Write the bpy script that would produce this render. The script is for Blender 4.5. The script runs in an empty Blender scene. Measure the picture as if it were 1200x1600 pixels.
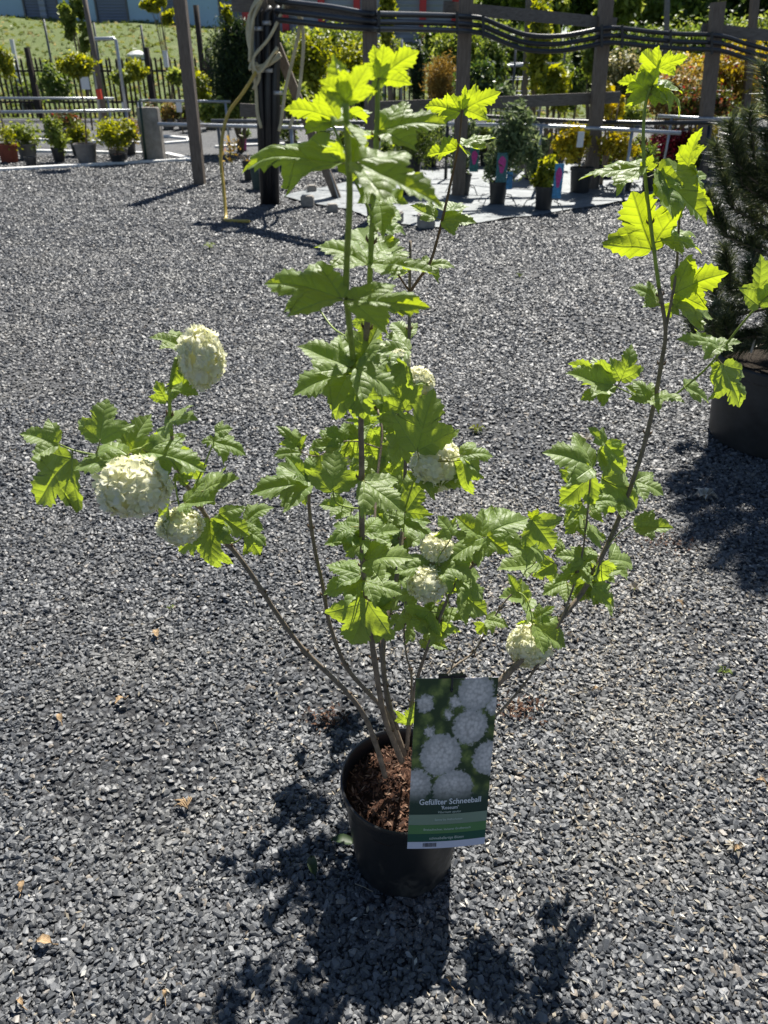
import bpy, bmesh, math, random
import numpy as np
from mathutils import Vector, Matrix

R = math.radians
random.seed(7)
rng = np.random.default_rng(11)
scene = bpy.context.scene
COL = scene.collection

# ------------------------------------------------------------------ camera, sky, sun, exposure
F_PX, PITCH, CAM_Z = 1180.0, R(31.0), 1.5          # photograph is 1200 x 1600
cam_d = bpy.data.cameras.new('camera')
cam = bpy.data.objects.new('camera', cam_d)
COL.objects.link(cam)
cam.location = (0, 0, CAM_Z)
cam.rotation_euler = (math.pi / 2 - PITCH, 0, 0)
cam_d.sensor_fit = 'VERTICAL'
cam_d.sensor_height = 36.0
cam_d.sensor_width = 27.0
cam_d.lens = 36.0 * F_PX / 1600.0
cam_d.clip_start = 0.02
cam_d.clip_end = 1000
cam_d.dof.use_dof = True
cam_d.dof.focus_distance = 1.38
cam_d.dof.aperture_fstop = 8.0
scene.camera = cam

SUN_EL, SUN_AZ = R(52.0), R(13.5)                  # azimuth from +Y towards +X
world = bpy.data.worlds.new('World')
scene.world = world
world.use_nodes = True
wn = world.node_tree
sky = wn.nodes.new('ShaderNodeTexSky')
sky.sky_type = 'NISHITA'
sky.sun_disc = False
sky.sun_elevation = SUN_EL
sky.sun_rotation = SUN_AZ
sky.air_density = 0.75
sky.dust_density = 0.2
wn.links.new(sky.outputs[0], wn.nodes['Background'].inputs[0])
wn.nodes['Background'].inputs[1].default_value = 0.05

sun_d = bpy.data.lights.new('sun', 'SUN')
sun_d.energy = 5.0
sun_d.angle = R(0.53)
sun_d.color = (1.0, 0.955, 0.88)
sun = bpy.data.objects.new('sun', sun_d)
COL.objects.link(sun)
SUN_V = Vector((math.sin(SUN_AZ) * math.cos(SUN_EL), math.cos(SUN_AZ) * math.cos(SUN_EL), math.sin(SUN_EL)))
sun.rotation_euler = SUN_V.to_track_quat('Z', 'Y').to_euler()
sun.location = (3, 8, 14)

scene.view_settings.view_transform = 'Standard'
scene.view_settings.look = 'None'
scene.view_settings.exposure = 1.08
scene.view_settings.gamma = 1.0
scene.view_settings.use_curve_mapping = False
scene.cycles.max_bounces = 8
scene.cycles.transparent_max_bounces = 8
scene.cycles.use_denoising = True

# ------------------------------------------------------------------ helpers
CP, SP = math.cos(PITCH), math.sin(PITCH)


def ray(px, py):
    a, b = (px - 600) / F_PX, (800 - py) / F_PX
    return Vector((a, CP + b * SP, -SP + b * CP))


def P(px, py, d):
    """point seen at photo pixel (px, py) that stands d metres in front of the camera along the ground"""
    r = ray(px, py)
    t = d / r.y
    return Vector((r.x * t, d, CAM_Z + r.z * t))


def G(px, py, z=0.0):
    r = ray(px, py)
    t = (z - CAM_Z) / r.z
    return Vector((r.x * t, r.y * t, z))


def depth(p):
    return p.y * CP + (CAM_Z - p.z) * SP


def m_per_px(p):
    return depth(p) / F_PX


ORIGIN = {}


def tag(o, label=None, cat=None, group=None, kind=None):
    if label: o['label'] = label
    if cat: o['category'] = cat
    if group: o['group'] = group
    if kind: o['kind'] = kind
    return o


def thing(name, loc, label, cat, group=None):
    o = bpy.data.objects.new(name, None)
    o.empty_display_size = 0.05
    o.location = loc
    COL.objects.link(o)
    ORIGIN[o] = Vector(loc)
    return tag(o, label, cat, group)


class MB:
    def __init__(self):
        self.v, self.f, self.m, self.s = [], [], [], []

    def add(self, verts, faces, mi=0, smooth=False):
        n = len(self.v)
        self.v.extend([tuple(x) for x in verts])
        for f in faces:
            self.f.append([i + n for i in f])
            self.m.append(mi)
            self.s.append(smooth)

    def box(self, c, sx, sy, sz, M=None, mi=0):
        vs = []
        for x in (-.5, .5):
            for y in (-.5, .5):
                for z in (-.5, .5):
                    p = Vector((x * sx, y * sy, z * sz))
                    if M is not None: p = M @ p
                    vs.append(Vector(c) + p)
        self.add(vs, [(0, 1, 3, 2), (4, 6, 7, 5), (0, 4, 5, 1), (2, 3, 7, 6), (0, 2, 6, 4), (1, 5, 7, 3)], mi)

    def beam(self, a, b, w, h, mi=0, up=Vector((0, 0, 1))):
        a, b = Vector(a), Vector(b)
        z = (b - a).normalized()
        x = up.cross(z)
        if x.length < 1e-4: x = Vector((1, 0, 0))
        x.normalize()
        y = z.cross(x)
        M = Matrix((x, y, z)).transposed()
        self.box((a + b) / 2, w, h, (b - a).length, M, mi)

    def tube(self, pts, rad, n=8, mi=0, cap=True, closed=False):
        pts = [Vector(p) for p in pts]
        k = len(pts)
        if not hasattr(rad, '__len__'): rad = [rad] * k
        vs, fs = [], []
        prev = None
        for i in range(k):
            if closed:
                t = pts[(i + 1) % k] - pts[i - 1]
            else:
                t = pts[min(i + 1, k - 1)] - pts[max(i - 1, 0)]
            t.normalize()
            if prev is None:
                a = t.orthogonal().normalized()
            else:
                a = prev - t * prev.dot(t)
                if a.length < 1e-6: a = t.orthogonal()
                a.normalize()
            prev = a
            b = t.cross(a)
            for j in range(n):
                w = 2 * math.pi * j / n
                vs.append(pts[i] + (a * math.cos(w) + b * math.sin(w)) * rad[i])
        for i in range(k if closed else k - 1):
            i2 = (i + 1) % k
            for j in range(n):
                j2 = (j + 1) % n
                fs.append((i * n + j, i * n + j2, i2 * n + j2, i2 * n + j))
        if cap and not closed:
            fs.append(tuple(range(n - 1, -1, -1)))
            fs.append(tuple((k - 1) * n + j for j in range(n)))
        self.add(vs, fs, mi, True)

    def lathe(self, c, prof, n=32, mi=0, sq=0.0):
        vs, fs = [], []
        for (r, z) in prof:
            for j in range(n):
                w = 2 * math.pi * j / n
                q = 1.0
                if sq: q = 1 + sq * (1 / max(abs(math.cos(w)), abs(math.sin(w))) - 1)
                vs.append((c[0] + r * q * math.cos(w), c[1] + r * q * math.sin(w), c[2] + z))
        for i in range(len(prof) - 1):
            for j in range(n):
                j2 = (j + 1) % n
                fs.append((i * n + j, i * n + j2, (i + 1) * n + j2, (i + 1) * n + j))
        self.add(vs, fs, mi, True)

    def arr(self, V, Fq, mi=0, smooth=False):
        self.add(V.tolist(), Fq.tolist(), mi, smooth)

    def build(self, name, mats, parent=None, label=None, sharp=None):
        me = bpy.data.meshes.new(name)
        o0 = ORIGIN.get(parent, Vector((0, 0, 0))) if parent else Vector((0, 0, 0))
        if o0.length > 0:
            V = (np.array(self.v, dtype=float) - np.array(o0)).tolist()
        else:
            V = self.v
        me.from_pydata(V, [], self.f)
        if not isinstance(mats, (list, tuple)): mats = [mats]
        for mt in mats: me.materials.append(mt)
        me.polygons.foreach_set('material_index', self.m)
        me.polygons.foreach_set('use_smooth', self.s)
        if sharp is not None:
            me.set_sharp_from_angle(angle=R(sharp))
        me.update()
        o = bpy.data.objects.new(name, me)
        COL.objects.link(o)
        if parent:
            o.parent = parent
            ORIGIN[o] = o0
        if label: o['label'] = label
        return o


def spline(pts, n=5):
    """Catmull-Rom through points (tuples of any length)"""
    P0 = [np.array(p, float) for p in pts]
    if len(P0) < 3: 
        return [tuple(P0[0] + (P0[-1] - P0[0]) * t) for t in np.linspace(0, 1, n + 1)]
    Q = [2 * P0[0] - P0[1]] + P0 + [2 * P0[-1] - P0[-2]]
    out = []
    for i in range(1, len(Q) - 2):
        for k in range(n):
            t = k / n
            a, b, c, d = Q[i - 1], Q[i], Q[i + 1], Q[i + 2]
            out.append(.5 * ((2 * b) + (-a + c) * t + (2 * a - 5 * b + 4 * c - d) * t * t + (-a + 3 * b - 3 * c + d) * t ** 3))
    out.append(P0[-1])
    return [tuple(x) for x in out]


# ------------------------------------------------------------------ materials
class NT:
    def __init__(self, name):
        self.mat = bpy.data.materials.new(name)
        self.mat.use_nodes = True
        self.t = self.mat.node_tree
        self.bsdf = self.t.nodes['Principled BSDF']
        self.out = self.t.nodes['Material Output']

    def n(self, idn, **kw):
        x = self.t.nodes.new(idn)
        for k, v in kw.items(): setattr(x, k, v)
        return x

    def l(self, a, b): self.t.links.new(a, b)

    def math(self, op, a, b=None, clamp=False):
        x = self.n('ShaderNodeMath', operation=op, use_clamp=clamp)
        for i, q in enumerate((a, b)):
            if q is None: continue
            if isinstance(q, (int, float)): x.inputs[i].default_value = q
            else: self.l(q, x.inputs[i])
        return x.outputs[0]

    def noise(self, scale, detail=4, rough=.6, vec=None):
        x = self.n('ShaderNodeTexNoise')
        x.inputs['Scale'].default_value = scale
        x.inputs['Detail'].default_value = detail
        x.inputs['Roughness'].default_value = rough
        if vec is not None: self.l(vec, x.inputs['Vector'])
        return x.outputs['Fac']

    def ramp(self, fac, stops, interp='LINEAR'):
        x = self.n('ShaderNodeValToRGB')
        x.color_ramp.interpolation = interp
        e = x.color_ramp.elements
        while len(e) > 1: e.remove(e[-1])
        e[0].position = stops[0][0]; e[0].color = (*stops[0][1], 1)
        for p, c in stops[1:]:
            k = e.new(p); k.color = (*c, 1)
        self.l(fac, x.inputs[0])
        return x.outputs[0]

    def mix(self, fac, a, b, mode='MIX'):
        x = self.n('ShaderNodeMix', data_type='RGBA', blend_type=mode)
        for i, q in ((0, fac), (6, a), (7, b)):
            if isinstance(q, (int, float)): x.inputs[i].default_value = q
            elif isinstance(q, tuple): x.inputs[i].default_value = (*q, 1)
            else: self.l(q, x.inputs[i])
        return x.outputs[2]

    def smooth(self, v, a, b):
        x = self.n('ShaderNodeMapRange', interpolation_type='SMOOTHSTEP')
        self.l(v, x.inputs[0])
        x.inputs[1].default_value = a; x.inputs[2].default_value = b
        return x.outputs[0]

    def bump(self, h, strength=.5, dist=.01):
        x = self.n('ShaderNodeBump')
        x.inputs['Strength'].default_value = strength
        x.inputs['Distance'].default_value = dist
        self.l(h, x.inputs['Height'])
        self.l(x.outputs[0], self.bsdf.inputs['Normal'])
        return x.outputs[0]

    def pos(self): return self.n('ShaderNodeNewGeometry').outputs['Position']

    def objc(self): return self.n('ShaderNodeTexCoord').outputs['Object']

    def col(self, c):
        if isinstance(c, tuple): self.bsdf.inputs['Base Color'].default_value = (*c, 1)
        else: self.l(c, self.bsdf.inputs['Base Color'])

    def set(self, rough=.6, spec=.5, metal=0):
        self.bsdf.inputs['Roughness'].default_value = rough
        self.bsdf.inputs['Specular IOR Level'].default_value = spec
        self.bsdf.inputs['Metallic'].default_value = metal


def plain(name, c, rough=.6, spec=.5, metal=0, var=.25, scale=12, bump=.15):
    m = NT(name)
    v = m.pos()
    f = m.noise(scale, 6, .65, v)
    lo = tuple(x * (1 - var) for x in c); hi = tuple(min(1, x * (1 + var)) for x in c)
    m.col(m.ramp(f, [(.3, lo), (.7, hi)]))
    m.set(rough, spec, metal)
    if bump: m.bump(m.noise(scale * 9, 4, .6, v), bump, .004)
    return m.mat


def leafy(name, stops, trans=.42, tcol=None, rough=.5, spec=.35):
    """far foliage: colour varies leaf by leaf, light passes through"""
    m = NT(name)
    g = m.n('ShaderNodeNewGeometry')
    c = m.ramp(g.outputs['Random Per Island'], stops)
    m.col(c)
    m.set(rough, spec)
    tr = m.n('ShaderNodeBsdfTranslucent')
    hs = m.n('ShaderNodeHueSaturation')
    hs.inputs['Hue'].default_value = .475
    hs.inputs['Saturation'].default_value = 1.15
    hs.inputs['Value'].default_value = 1.9
    m.l(c, hs.inputs['Color'])
    m.l(hs.outputs[0], tr.inputs[0])
    mx = m.n('ShaderNodeMixShader')
    mx.inputs[0].default_value = trans
    m.l(m.bsdf.outputs[0], mx.inputs[1]); m.l(tr.outputs[0], mx.inputs[2])
    m.l(mx.outputs[0], m.out.inputs[0])
    return m.mat


def snowball_leaf(name, dark, light, tcol, trans=.45):
    m = NT(name)
    uv = m.n('ShaderNodeUVMap').outputs[0]
    sp = m.n('ShaderNodeSeparateXYZ'); m.l(uv, sp.inputs[0])
    ax = m.math('ABSOLUTE', m.math('SUBTRACT', sp.outputs[0], .5))
    y = sp.outputs[1]
    dl = m.math('ABSOLUTE', m.math('SUBTRACT', m.math('MULTIPLY', ax, .63), m.math('MULTIPLY', y, .78)))
    ul = m.math('ADD', m.math('MULTIPLY', ax, .78), m.math('MULTIPLY', y, .63))
    sect = m.math('GREATER_THAN', ax, m.math('MULTIPLY', y, .47))
    s_mid = m.math('SUBTRACT', y, m.math('MULTIPLY', ax, .75))
    s_lat = m.math('SUBTRACT', ul, m.math('MULTIPLY', dl, .75))
    s = m.math('ADD', m.math('MULTIPLY', s_mid, m.math('SUBTRACT', 1.0, sect)), m.math('MULTIPLY', s_lat, sect))
    side = m.math('ABSOLUTE', m.math('SINE', m.math('MULTIPLY', s, math.pi / .15)))
    main = m.math('MINIMUM', ax, dl)
    mainm = m.smooth(main, 0.0, .02)
    sidem = m.smooth(side, 0.0, .32)
    vein = m.math('MULTIPLY', mainm, m.math('ADD', m.math('MULTIPLY', sidem, .55), .45))
    h = m.math('ADD', m.math('MULTIPLY', m.math('POWER', side, .6), .6), mainm)
    fine = m.noise(34, 3, .6, uv)
    h = m.math('ADD', h, m.math('MULTIPLY', fine, .5))
    rnd = m.n('ShaderNodeObjectInfo').outputs['Random']
    base = m.mix(rnd, dark, light)
    blot = m.noise(5, 3, .5, uv)
    base = m.mix(m.math('MULTIPLY', blot, .45), base, tuple(min(1, x * 1.35) for x in light))
    c = m.mix(vein, tuple(min(1, x * 1.7) for x in light), base)
    m.col(c)
    m.set(.45, .6)
    m.bsdf.inputs['Sheen Weight'].default_value = .3
    m.bsdf.inputs['Sheen Roughness'].default_value = .55
    m.bsdf.inputs['Sheen Tint'].default_value = (.82, .92, .66, 1)
    nb = m.bump(h, .4, .0035)
    tr = m.n('ShaderNodeBsdfTranslucent')
    tc = m.mix(vein, tuple(x * .45 for x in tcol), tcol)
    tc = m.mix(m.math('MULTIPLY', rnd, .5), tc, tuple(x * .72 for x in tcol))
    m.l(tc, tr.inputs[0])
    m.l(nb, tr.inputs['Normal'])
    mx = m.n('ShaderNodeMixShader')
    mx.inputs[0].default_value = trans
    m.l(m.bsdf.outputs[0], mx.inputs[1]); m.l(tr.outputs[0], mx.inputs[2])
    m.l(mx.outputs[0], m.out.inputs[0])
    return m.mat


def wood(name, c, scale=(14, 14, 1.2)):
    m = NT(name)
    mp = m.n('ShaderNodeMapping')
    m.l(m.pos(), mp.inputs[0])
    mp.inputs['Scale'].default_value = scale
    f = m.noise(6, 8, .7, mp.outputs[0])
    m.col(m.ramp(f, [(.25, tuple(x * .45 for x in c)), (.5, c), (.75, tuple(x * 1.5 for x in c))]))
    m.set(.85, .2)
    m.bump(f, .5, .006)
    return m.mat


def bark(name, c):
    m = NT(name)
    v = m.pos()
    f = m.noise(60, 6, .7, v)
    f2 = m.noise(400, 3, .6, v)
    k = m.mix(m.math('MULTIPLY', f2, .4), m.ramp(f, [(.3, tuple(x * .5 for x in c)), (.55, c), (.75, tuple(x * 1.5 for x in c))]), tuple(x * .4 for x in c))
    m.col(k)
    m.set(.75, .3)
    m.bump(m.math('ADD', f, f2), .4, .002)
    return m.mat


def stone_mat(name):
    m = NT(name)
    rnd = m.n('ShaderNodeObjectInfo').outputs['Random']
    c = m.ramp(rnd, [(0, (.018, .020, .023)), (.3, (.036, .039, .044)), (.6, (.062, .067, .073)), (.84, (.105, .11, .117)),
                     (.965, (.17, .175, .182)), (.97, (.2, .165, .125)), (.985, (.24, .205, .165)), (1, (.34, .34, .34))])
    v = m.pos()
    f = m.noise(260, 5, .65, v)
    dust = m.noise(2.2, 4, .55, v)
    c = m.mix(m.math('MULTIPLY', f, .4), c, (.105, .112, .122))
    big = m.noise(.55, 3, .55, v)
    c = m.mix(m.math('MULTIPLY', m.smooth(dust, .42, .75), .5), c, (.19, .185, .17))
    c = m.mix(m.math('MULTIPLY', m.smooth(big, .45, .7), .3), c, (.15, .145, .135))
    m.col(c)
    m.set(.5, .5)
    m.bump(f, .4, .002)
    return m.mat


def ground_mat():
    m = NT('gravel_ground')
    v = m.pos()
    vo = m.n('ShaderNodeTexVoronoi'); vo.inputs['Scale'].default_value = 62; m.l(v, vo.inputs['Vector'])
    vo.inputs['Randomness'].default_value = 1
    sep = m.n('ShaderNodeSeparateColor'); m.l(vo.outputs['Color'], sep.inputs[0])
    c = m.ramp(sep.outputs[0], [(0, (.02, .022, .026)), (.35, (.045, .049, .055)), (.7, (.08, .085, .094)), (.92, (.16, .165, .17)), (1, (.32, .32, .32))])  # tones darkened to stand in for shadows between loose stones
    edge = m.smooth(vo.outputs['Distance'], .35, .75)
    c = m.mix(edge, c, (.02, .021, .024))
    big = m.noise(.7, 5, .6, v)
    c = m.mix(m.math('MULTIPLY', m.smooth(big, .45, .75), .35), c, (.16, .155, .15))
    m.col(c)
    m.set(.7, .4)
    tilt = m.math('MULTIPLY', sep.outputs[1], .4)
    hh = m.math('ADD', m.math('SUBTRACT', tilt, vo.outputs['Distance']), m.math('MULTIPLY', m.noise(300, 2, .5, v), .3))
    m.bump(hh, 1.0, .012)
    return m.mat


def grass_mat():
    m = NT('meadow_grass')
    v = m.pos()
    f = m.noise(1.1, 6, .7, v); f2 = m.noise(14, 5, .7, v); f3 = m.noise(.25, 3, .5, v)
    c = m.ramp(f2, [(.3, (.045, .075, .015)), (.5, (.09, .125, .03)), (.7, (.18, .19, .065))])
    c = m.mix(m.math('MULTIPLY', m.smooth(f, .5, .75), .6), c, (.30, .28, .15))
    c = m.mix(m.math('MULTIPLY', f3, .4), c, (.10, .15, .03))
    m.col(c)
    m.set(.8, .15)
    m.bump(f2, .8, .08)
    return m.mat


M = {}
M['ground'] = ground_mat()
M['stone'] = stone_mat('crushed_basalt')
M['grass'] = grass_mat()
M['leaf'] = snowball_leaf('snowball_leaf_green', (.10, .17, .036), (.185, .255, .065), (.48, .62, .035), .46)
M['young'] = snowball_leaf('snowball_leaf_young', (.12, .19, .04), (.17, .25, .06), (.54, .66, .015), .5)
M['bark'] = bark('grey_brown_bark', (.24, .19, .14))
M['green_stem'] = plain('green_shoot', (.22, .29, .05), .45, .4, var=.3, scale=60, bump=.1)
M['petiole'] = plain('leaf_stalk', (.20, .20, .05), .45, .4, var=.3, scale=80, bump=0)
M['bronze_stem'] = plain('bronze_shoot', (.13, .075, .035), .5, .4, var=.3, scale=70, bump=.1)
M['black_plastic'] = plain('black_plastic', (.016, .017, .018), .42, .5, var=.2, scale=20, bump=.05)
def dusty_pot():
    m = NT('dusty_black_plastic')
    v = m.pos()
    a_ = m.noise(9, 6, .65, v); b_ = m.noise(70, 4, .6, v); c_ = m.noise(3, 2, .5, v)
    sp_ = m.smooth(m.math('MULTIPLY', m.math('ADD', a_, m.math('MULTIPLY', b_, .35)), m.math('ADD', c_, .5)), .66, .95)
    m.col(m.mix(m.math('MULTIPLY', sp_, .45), (.014, .0145, .0155), (.12, .105, .085)))
    r_ = m.n('ShaderNodeMapRange'); m.l(sp_, r_.inputs[0]); r_.inputs[3].default_value = .36; r_.inputs[4].default_value = .75
    m.set(.4, .5); m.l(r_.outputs[0], m.bsdf.inputs['Roughness'])
    m.bump(b_, .08, .002)
    return m.mat


M['hero_pot'] = dusty_pot()
M['black_rubber'] = plain('black_rubber', (.018, .019, .021), .38, .5, var=.2, scale=10, bump=.05)
M['dark_plastic'] = plain('charcoal_plastic', (.035, .036, .038), .5, .4, var=.3, scale=14, bump=.08)
M['grey_pot'] = plain('grey_plastic', (.17, .16, .15), .65, .3, var=.25, scale=14)
M['terracotta'] = plain('terracotta_plastic', (.22, .055, .03), .65, .3, var=.25, scale=14)
M['teal_pot'] = plain('teal_plastic', (.03, .06, .055), .5, .4, var=.2, scale=14)
M['soil'] = plain('bark_soil', (.05, .024, .015), .9, .15, var=.7, scale=55, bump=.9)
M['dark_soil'] = plain('dark_soil', (.03, .024, .018), .95, .1, var=.8, scale=40, bump=.9)
M['post_wood'] = wood('weathered_timber', (.17, .14, .115))
M['board_wood'] = wood('grey_board', (.15, .135, .12), (1.2, 10, 12))
M['fence_wood'] = wood('dark_fence_timber', (.05, .04, .034))
M['steel'] = plain('galvanised_steel', (.42, .44, .46), .42, .5, .75, var=.2, scale=30)
M['dark_steel'] = plain('dull_steel', (.13, .135, .14), .5, .5, .5, var=.3, scale=30)
M['green_steel'] = plain('dark_green_steel', (.012, .04, .028), .5, .5, var=.2)
M['concrete'] = plain('concrete', (.30, .28, .25), .9, .2, var=.3, scale=9, bump=.4)
M['white_edge'] = plain('white_edging', (.74, .74, .72), .8, .3, var=.15, scale=6, bump=.2)
M['fabric'] = None
M['hose_beige'] = plain('beige_hose', (.52, .46, .29), .4, .5, var=.2, scale=9, bump=0)
M['hose_yellow'] = plain('yellow_hose', (.50, .36, .07), .4, .5, var=.2, scale=9, bump=0)
M['white_paint'] = plain('white_paint', (.75, .75, .74), .6, .4, var=.08)
M['blue_tag'] = plain('blue_print', (.05, .26, .48), .4, .5, var=.5, scale=45, bump=0)
M['teal_tag'] = plain('teal_print', (.03, .14, .15), .4, .5, var=.7, scale=50, bump=0)
M['pink_tag'] = plain('pink_print', (.50, .04, .24), .4, .5, var=.5, scale=70, bump=0)
M['red_tag'] = plain('red_plastic', (.65, .05, .02), .45, .5, var=.1, bump=0)
M['red_steel'] = plain('red_column_paint', (.52, .012, .02), .4, .5, var=.08, scale=2, bump=0)
M['dry_leaf'] = plain('dry_leaf', (.34, .24, .14), .8, .15, var=.55, scale=110, bump=.6)
M['straw'] = leafy('straw_litter', [(0, (.17, .13, .09)), (.4, (.31, .27, .20)), (.8, (.44, .41, .34)), (1, (.6, .58, .52))], .15)
M['chip'] = leafy('bark_chip', [(0, (.02, .010, .006)), (.45, (.06, .028, .016)), (.85, (.12, .058, .032)), (1, (.28, .18, .12))], .0, rough=.85)
M['needle'] = leafy('pine_needle', [(0, (.018, .032, .012)), (.5, (.05, .075, .026)), (.85, (.10, .125, .05)), (1, (.26, .27, .15))], .15, rough=.38, spec=.6)
GREEN = [(0, (.025, .05, .012)), (.5, (.085, .14, .03)), (.85, (.15, .21, .05)), (1, (.24, .30, .09))]
M['f_green'] = leafy('foliage_green', GREEN)
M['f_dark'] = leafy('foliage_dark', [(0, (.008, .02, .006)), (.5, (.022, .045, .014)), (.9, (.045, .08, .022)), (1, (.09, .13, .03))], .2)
M['f_light'] = leafy('foliage_light', [(0, (.06, .09, .015)), (.5, (.14, .2, .035)), (1, (.28, .34, .10))], .42)
M['f_gloss'] = leafy('foliage_glossy', [(0, (.02, .05, .012)), (.5, (.06, .11, .025)), (1, (.14, .2, .05))], .3, rough=.28, spec=.7)
M['f_yellow'] = leafy('foliage_yellow', [(0, (.12, .115, .012)), (.4, (.30, .27, .025)), (.8, (.48, .43, .05)), (1, (.2, .25, .04))], .42)
M['f_lime'] = leafy('foliage_lime', [(0, (.07, .10, .015)), (.5, (.2, .24, .03)), (1, (.36, .38, .06))], .42)
M['f_mixed'] = leafy('foliage_yellow_and_red', [(0, (.08, .08, .015)), (.35, (.22, .19, .03)), (.7, (.42, .36, .06)), (.84, (.42, .37, .09)), (.88, (.30, .09, .07)), (.93, (.26, .07, .06)), (.95, (.30, .27, .07)), (1, (.13, .15, .03))], .38)
M['f_orange'] = leafy('foliage_orange', [(0, (.10, .08, .02)), (.4, (.26, .20, .05)), (.62, (.36, .30, .11)), (.72, (.34, .18, .10)), (.8, (.36, .32, .13)), (1, (.14, .16, .04))], .35)
M['f_red'] = leafy('foliage_red', [(0, (.05, .008, .008)), (.5, (.16, .015, .018)), (1, (.32, .03, .03))], .35)
M['f_redgreen'] = leafy('foliage_red_tipped', [(0, (.03, .05, .012)), (.6, (.09, .12, .025)), (.75, (.2, .13, .05)), (.85, (.22, .06, .035)), (1, (.28, .16, .07))], .3)
M['f_grey'] = leafy('foliage_grey_green', [(0, (.045, .075, .03)), (.5, (.12, .17, .075)), (1, (.24, .30, .15))], .3)
M['f_gold'] = leafy('foliage_gold_conifer', [(0, (.12, .085, .02)), (.5, (.27, .20, .05)), (1, (.42, .33, .10))], .3)
M['f_cream'] = leafy('foliage_cream_variegated', [(0, (.05, .07, .02)), (.5, (.16, .17, .06)), (.8, (.42, .4, .2)), (1, (.55, .5, .28))], .3)
M['f_ground'] = leafy('weed_leaf', [(0, (.10, .14, .03)), (1, (.2, .26, .06))], .3)


def petal_mat():
    m = NT('snowball_petal')
    g = m.n('ShaderNodeNewGeometry')
    c = m.ramp(g.outputs['Random Per Island'], [(0, (.84, .83, .52)), (.5, (.88, .87, .66)), (1, (.9, .89, .76))])
    m.col(c); m.set(.55, .3)
    tr = m.n('ShaderNodeBsdfTranslucent'); m.l(c, tr.inputs[0])
    mx = m.n('ShaderNodeMixShader'); mx.inputs[0].default_value = .46
    m.l(m.bsdf.outputs[0], mx.inputs[1]); m.l(tr.outputs[0], mx.inputs[2]); m.l(mx.outputs[0], m.out.inputs[0])
    return m.mat


M['petal'] = petal_mat()


def fabric_mat():
    m = NT('woven_ground_fabric')
    v = m.pos()
    w = m.n('ShaderNodeTexWave'); w.inputs['Scale'].default_value = 12; w.inputs['Distortion'].default_value = 1.5
    m.l(v, w.inputs[0])
    f = m.noise(5, 6, .6, v)
    c = m.ramp(f, [(.3, (.09, .105, .115)), (.55, (.165, .185, .195)), (.75, (.26, .285, .30))])
    c = m.mix(m.math('MULTIPLY', w.outputs['Fac'], .2), c, (.15, .17, .18))
    m.col(c); m.set(.55, .4)
    m.bump(m.noise(9, 4, .5, v), .7, .03)
    return m.mat


M['fabric'] = fabric_mat()

# ------------------------------------------------------------------ the setting: gravel yard, grass slope
GX, GY = 0.0, 0.0


def sheet(name, xs, ys, zf, mat):
    V, Fc = [], []
    for y in ys:
        for x in xs: V.append((x, y, zf(x, y)))
    n = len(xs)
    for j in range(len(ys) - 1):
        for i in range(n - 1):
            Fc.append((j * n + i, j * n + i + 1, (j + 1) * n + i + 1, (j + 1) * n + i))
    mb = MB(); mb.add(V, Fc, 0, True)
    o = mb.build(name, mat)
    o['kind'] = 'structure'
    return o


ground = sheet('ground', [-300, -60, -12, -6, -3, 0, 3, 6, 12, 60, 300], [-60, -6, -1, 0, 1, 2, 4, 8, 16, 26, 80, 400], lambda x, y: 0.0, M['ground'])


def slope_z(x, y):
    top = 2.35 - .058 * max(-30, min(22, x))
    t = max(0, min(1, (y - 25.5) / 24.0))
    t = t * t * (3 - 2 * t) * .55 + t * .45
    z = top * t + .012
    z += (.10 * math.sin(x * .31 + y * .22) + .06 * math.sin(x * .9 - y * .5)) * min(1, t * 5)
    return z


slope = sheet('grass_slope', list(np.linspace(-60, 70, 90)), list(np.linspace(24.6, 52, 30)) + [70, 110, 200], slope_z, M['grass'])

nt_ = 9000
gx_ = rng.uniform(-30, 14, nt_); gy_ = 24.8 + 25 * rng.random(nt_) ** 1.3
gz_ = np.array([slope_z(a_, b_) for a_, b_ in zip(gx_, gy_)])
mb = MB()
c_ = np.stack([gx_, gy_, gz_], 1)
an_ = rng.uniform(0, 6.283, nt_); hh_ = rng.uniform(.05, .17, nt_); ww_ = rng.uniform(.05, .16, nt_)
u_ = np.stack([np.cos(an_), np.sin(an_), np.zeros(nt_)], 1) * ww_[:, None]
lean = np.stack([rng.normal(0, .05, nt_), rng.normal(0, .05, nt_), hh_], 1)
V_ = np.stack([c_ - u_, c_ - u_ * .2 + lean * .4, c_ - u_ * .7 + lean, c_ + u_ * .1 + lean * .35, c_ + u_ * .3 + lean * 1.1, c_ + u_ * .5 + lean * .4, c_ + u_ * .95 + lean * .8, c_ + u_], 1).reshape(-1, 3)
mb.arr(V_, np.arange(nt_ * 8).reshape(nt_, 8))
o = mb.build('grass_tufts', leafy('grass_blades', [(0, (.06, .09, .02)), (.5, (.12, .16, .035)), (.8, (.22, .23, .08)), (1, (.34, .30, .15))], .35)); tag(o, 'short uneven grass growing on the slope', 'grass', kind='stuff')

# ---- loose gravel: scattered crushed stones
POT_C = Vector((0.043, 1.036, 0))


def patch(x, y):
    return (np.sin(x * 3.1 + y * 1.7 + .6) + np.sin(x * 1.3 - y * 4.3 + 1.9) + np.sin(x * 6.3 + y * 5.1) * .6) / 2.6


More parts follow.
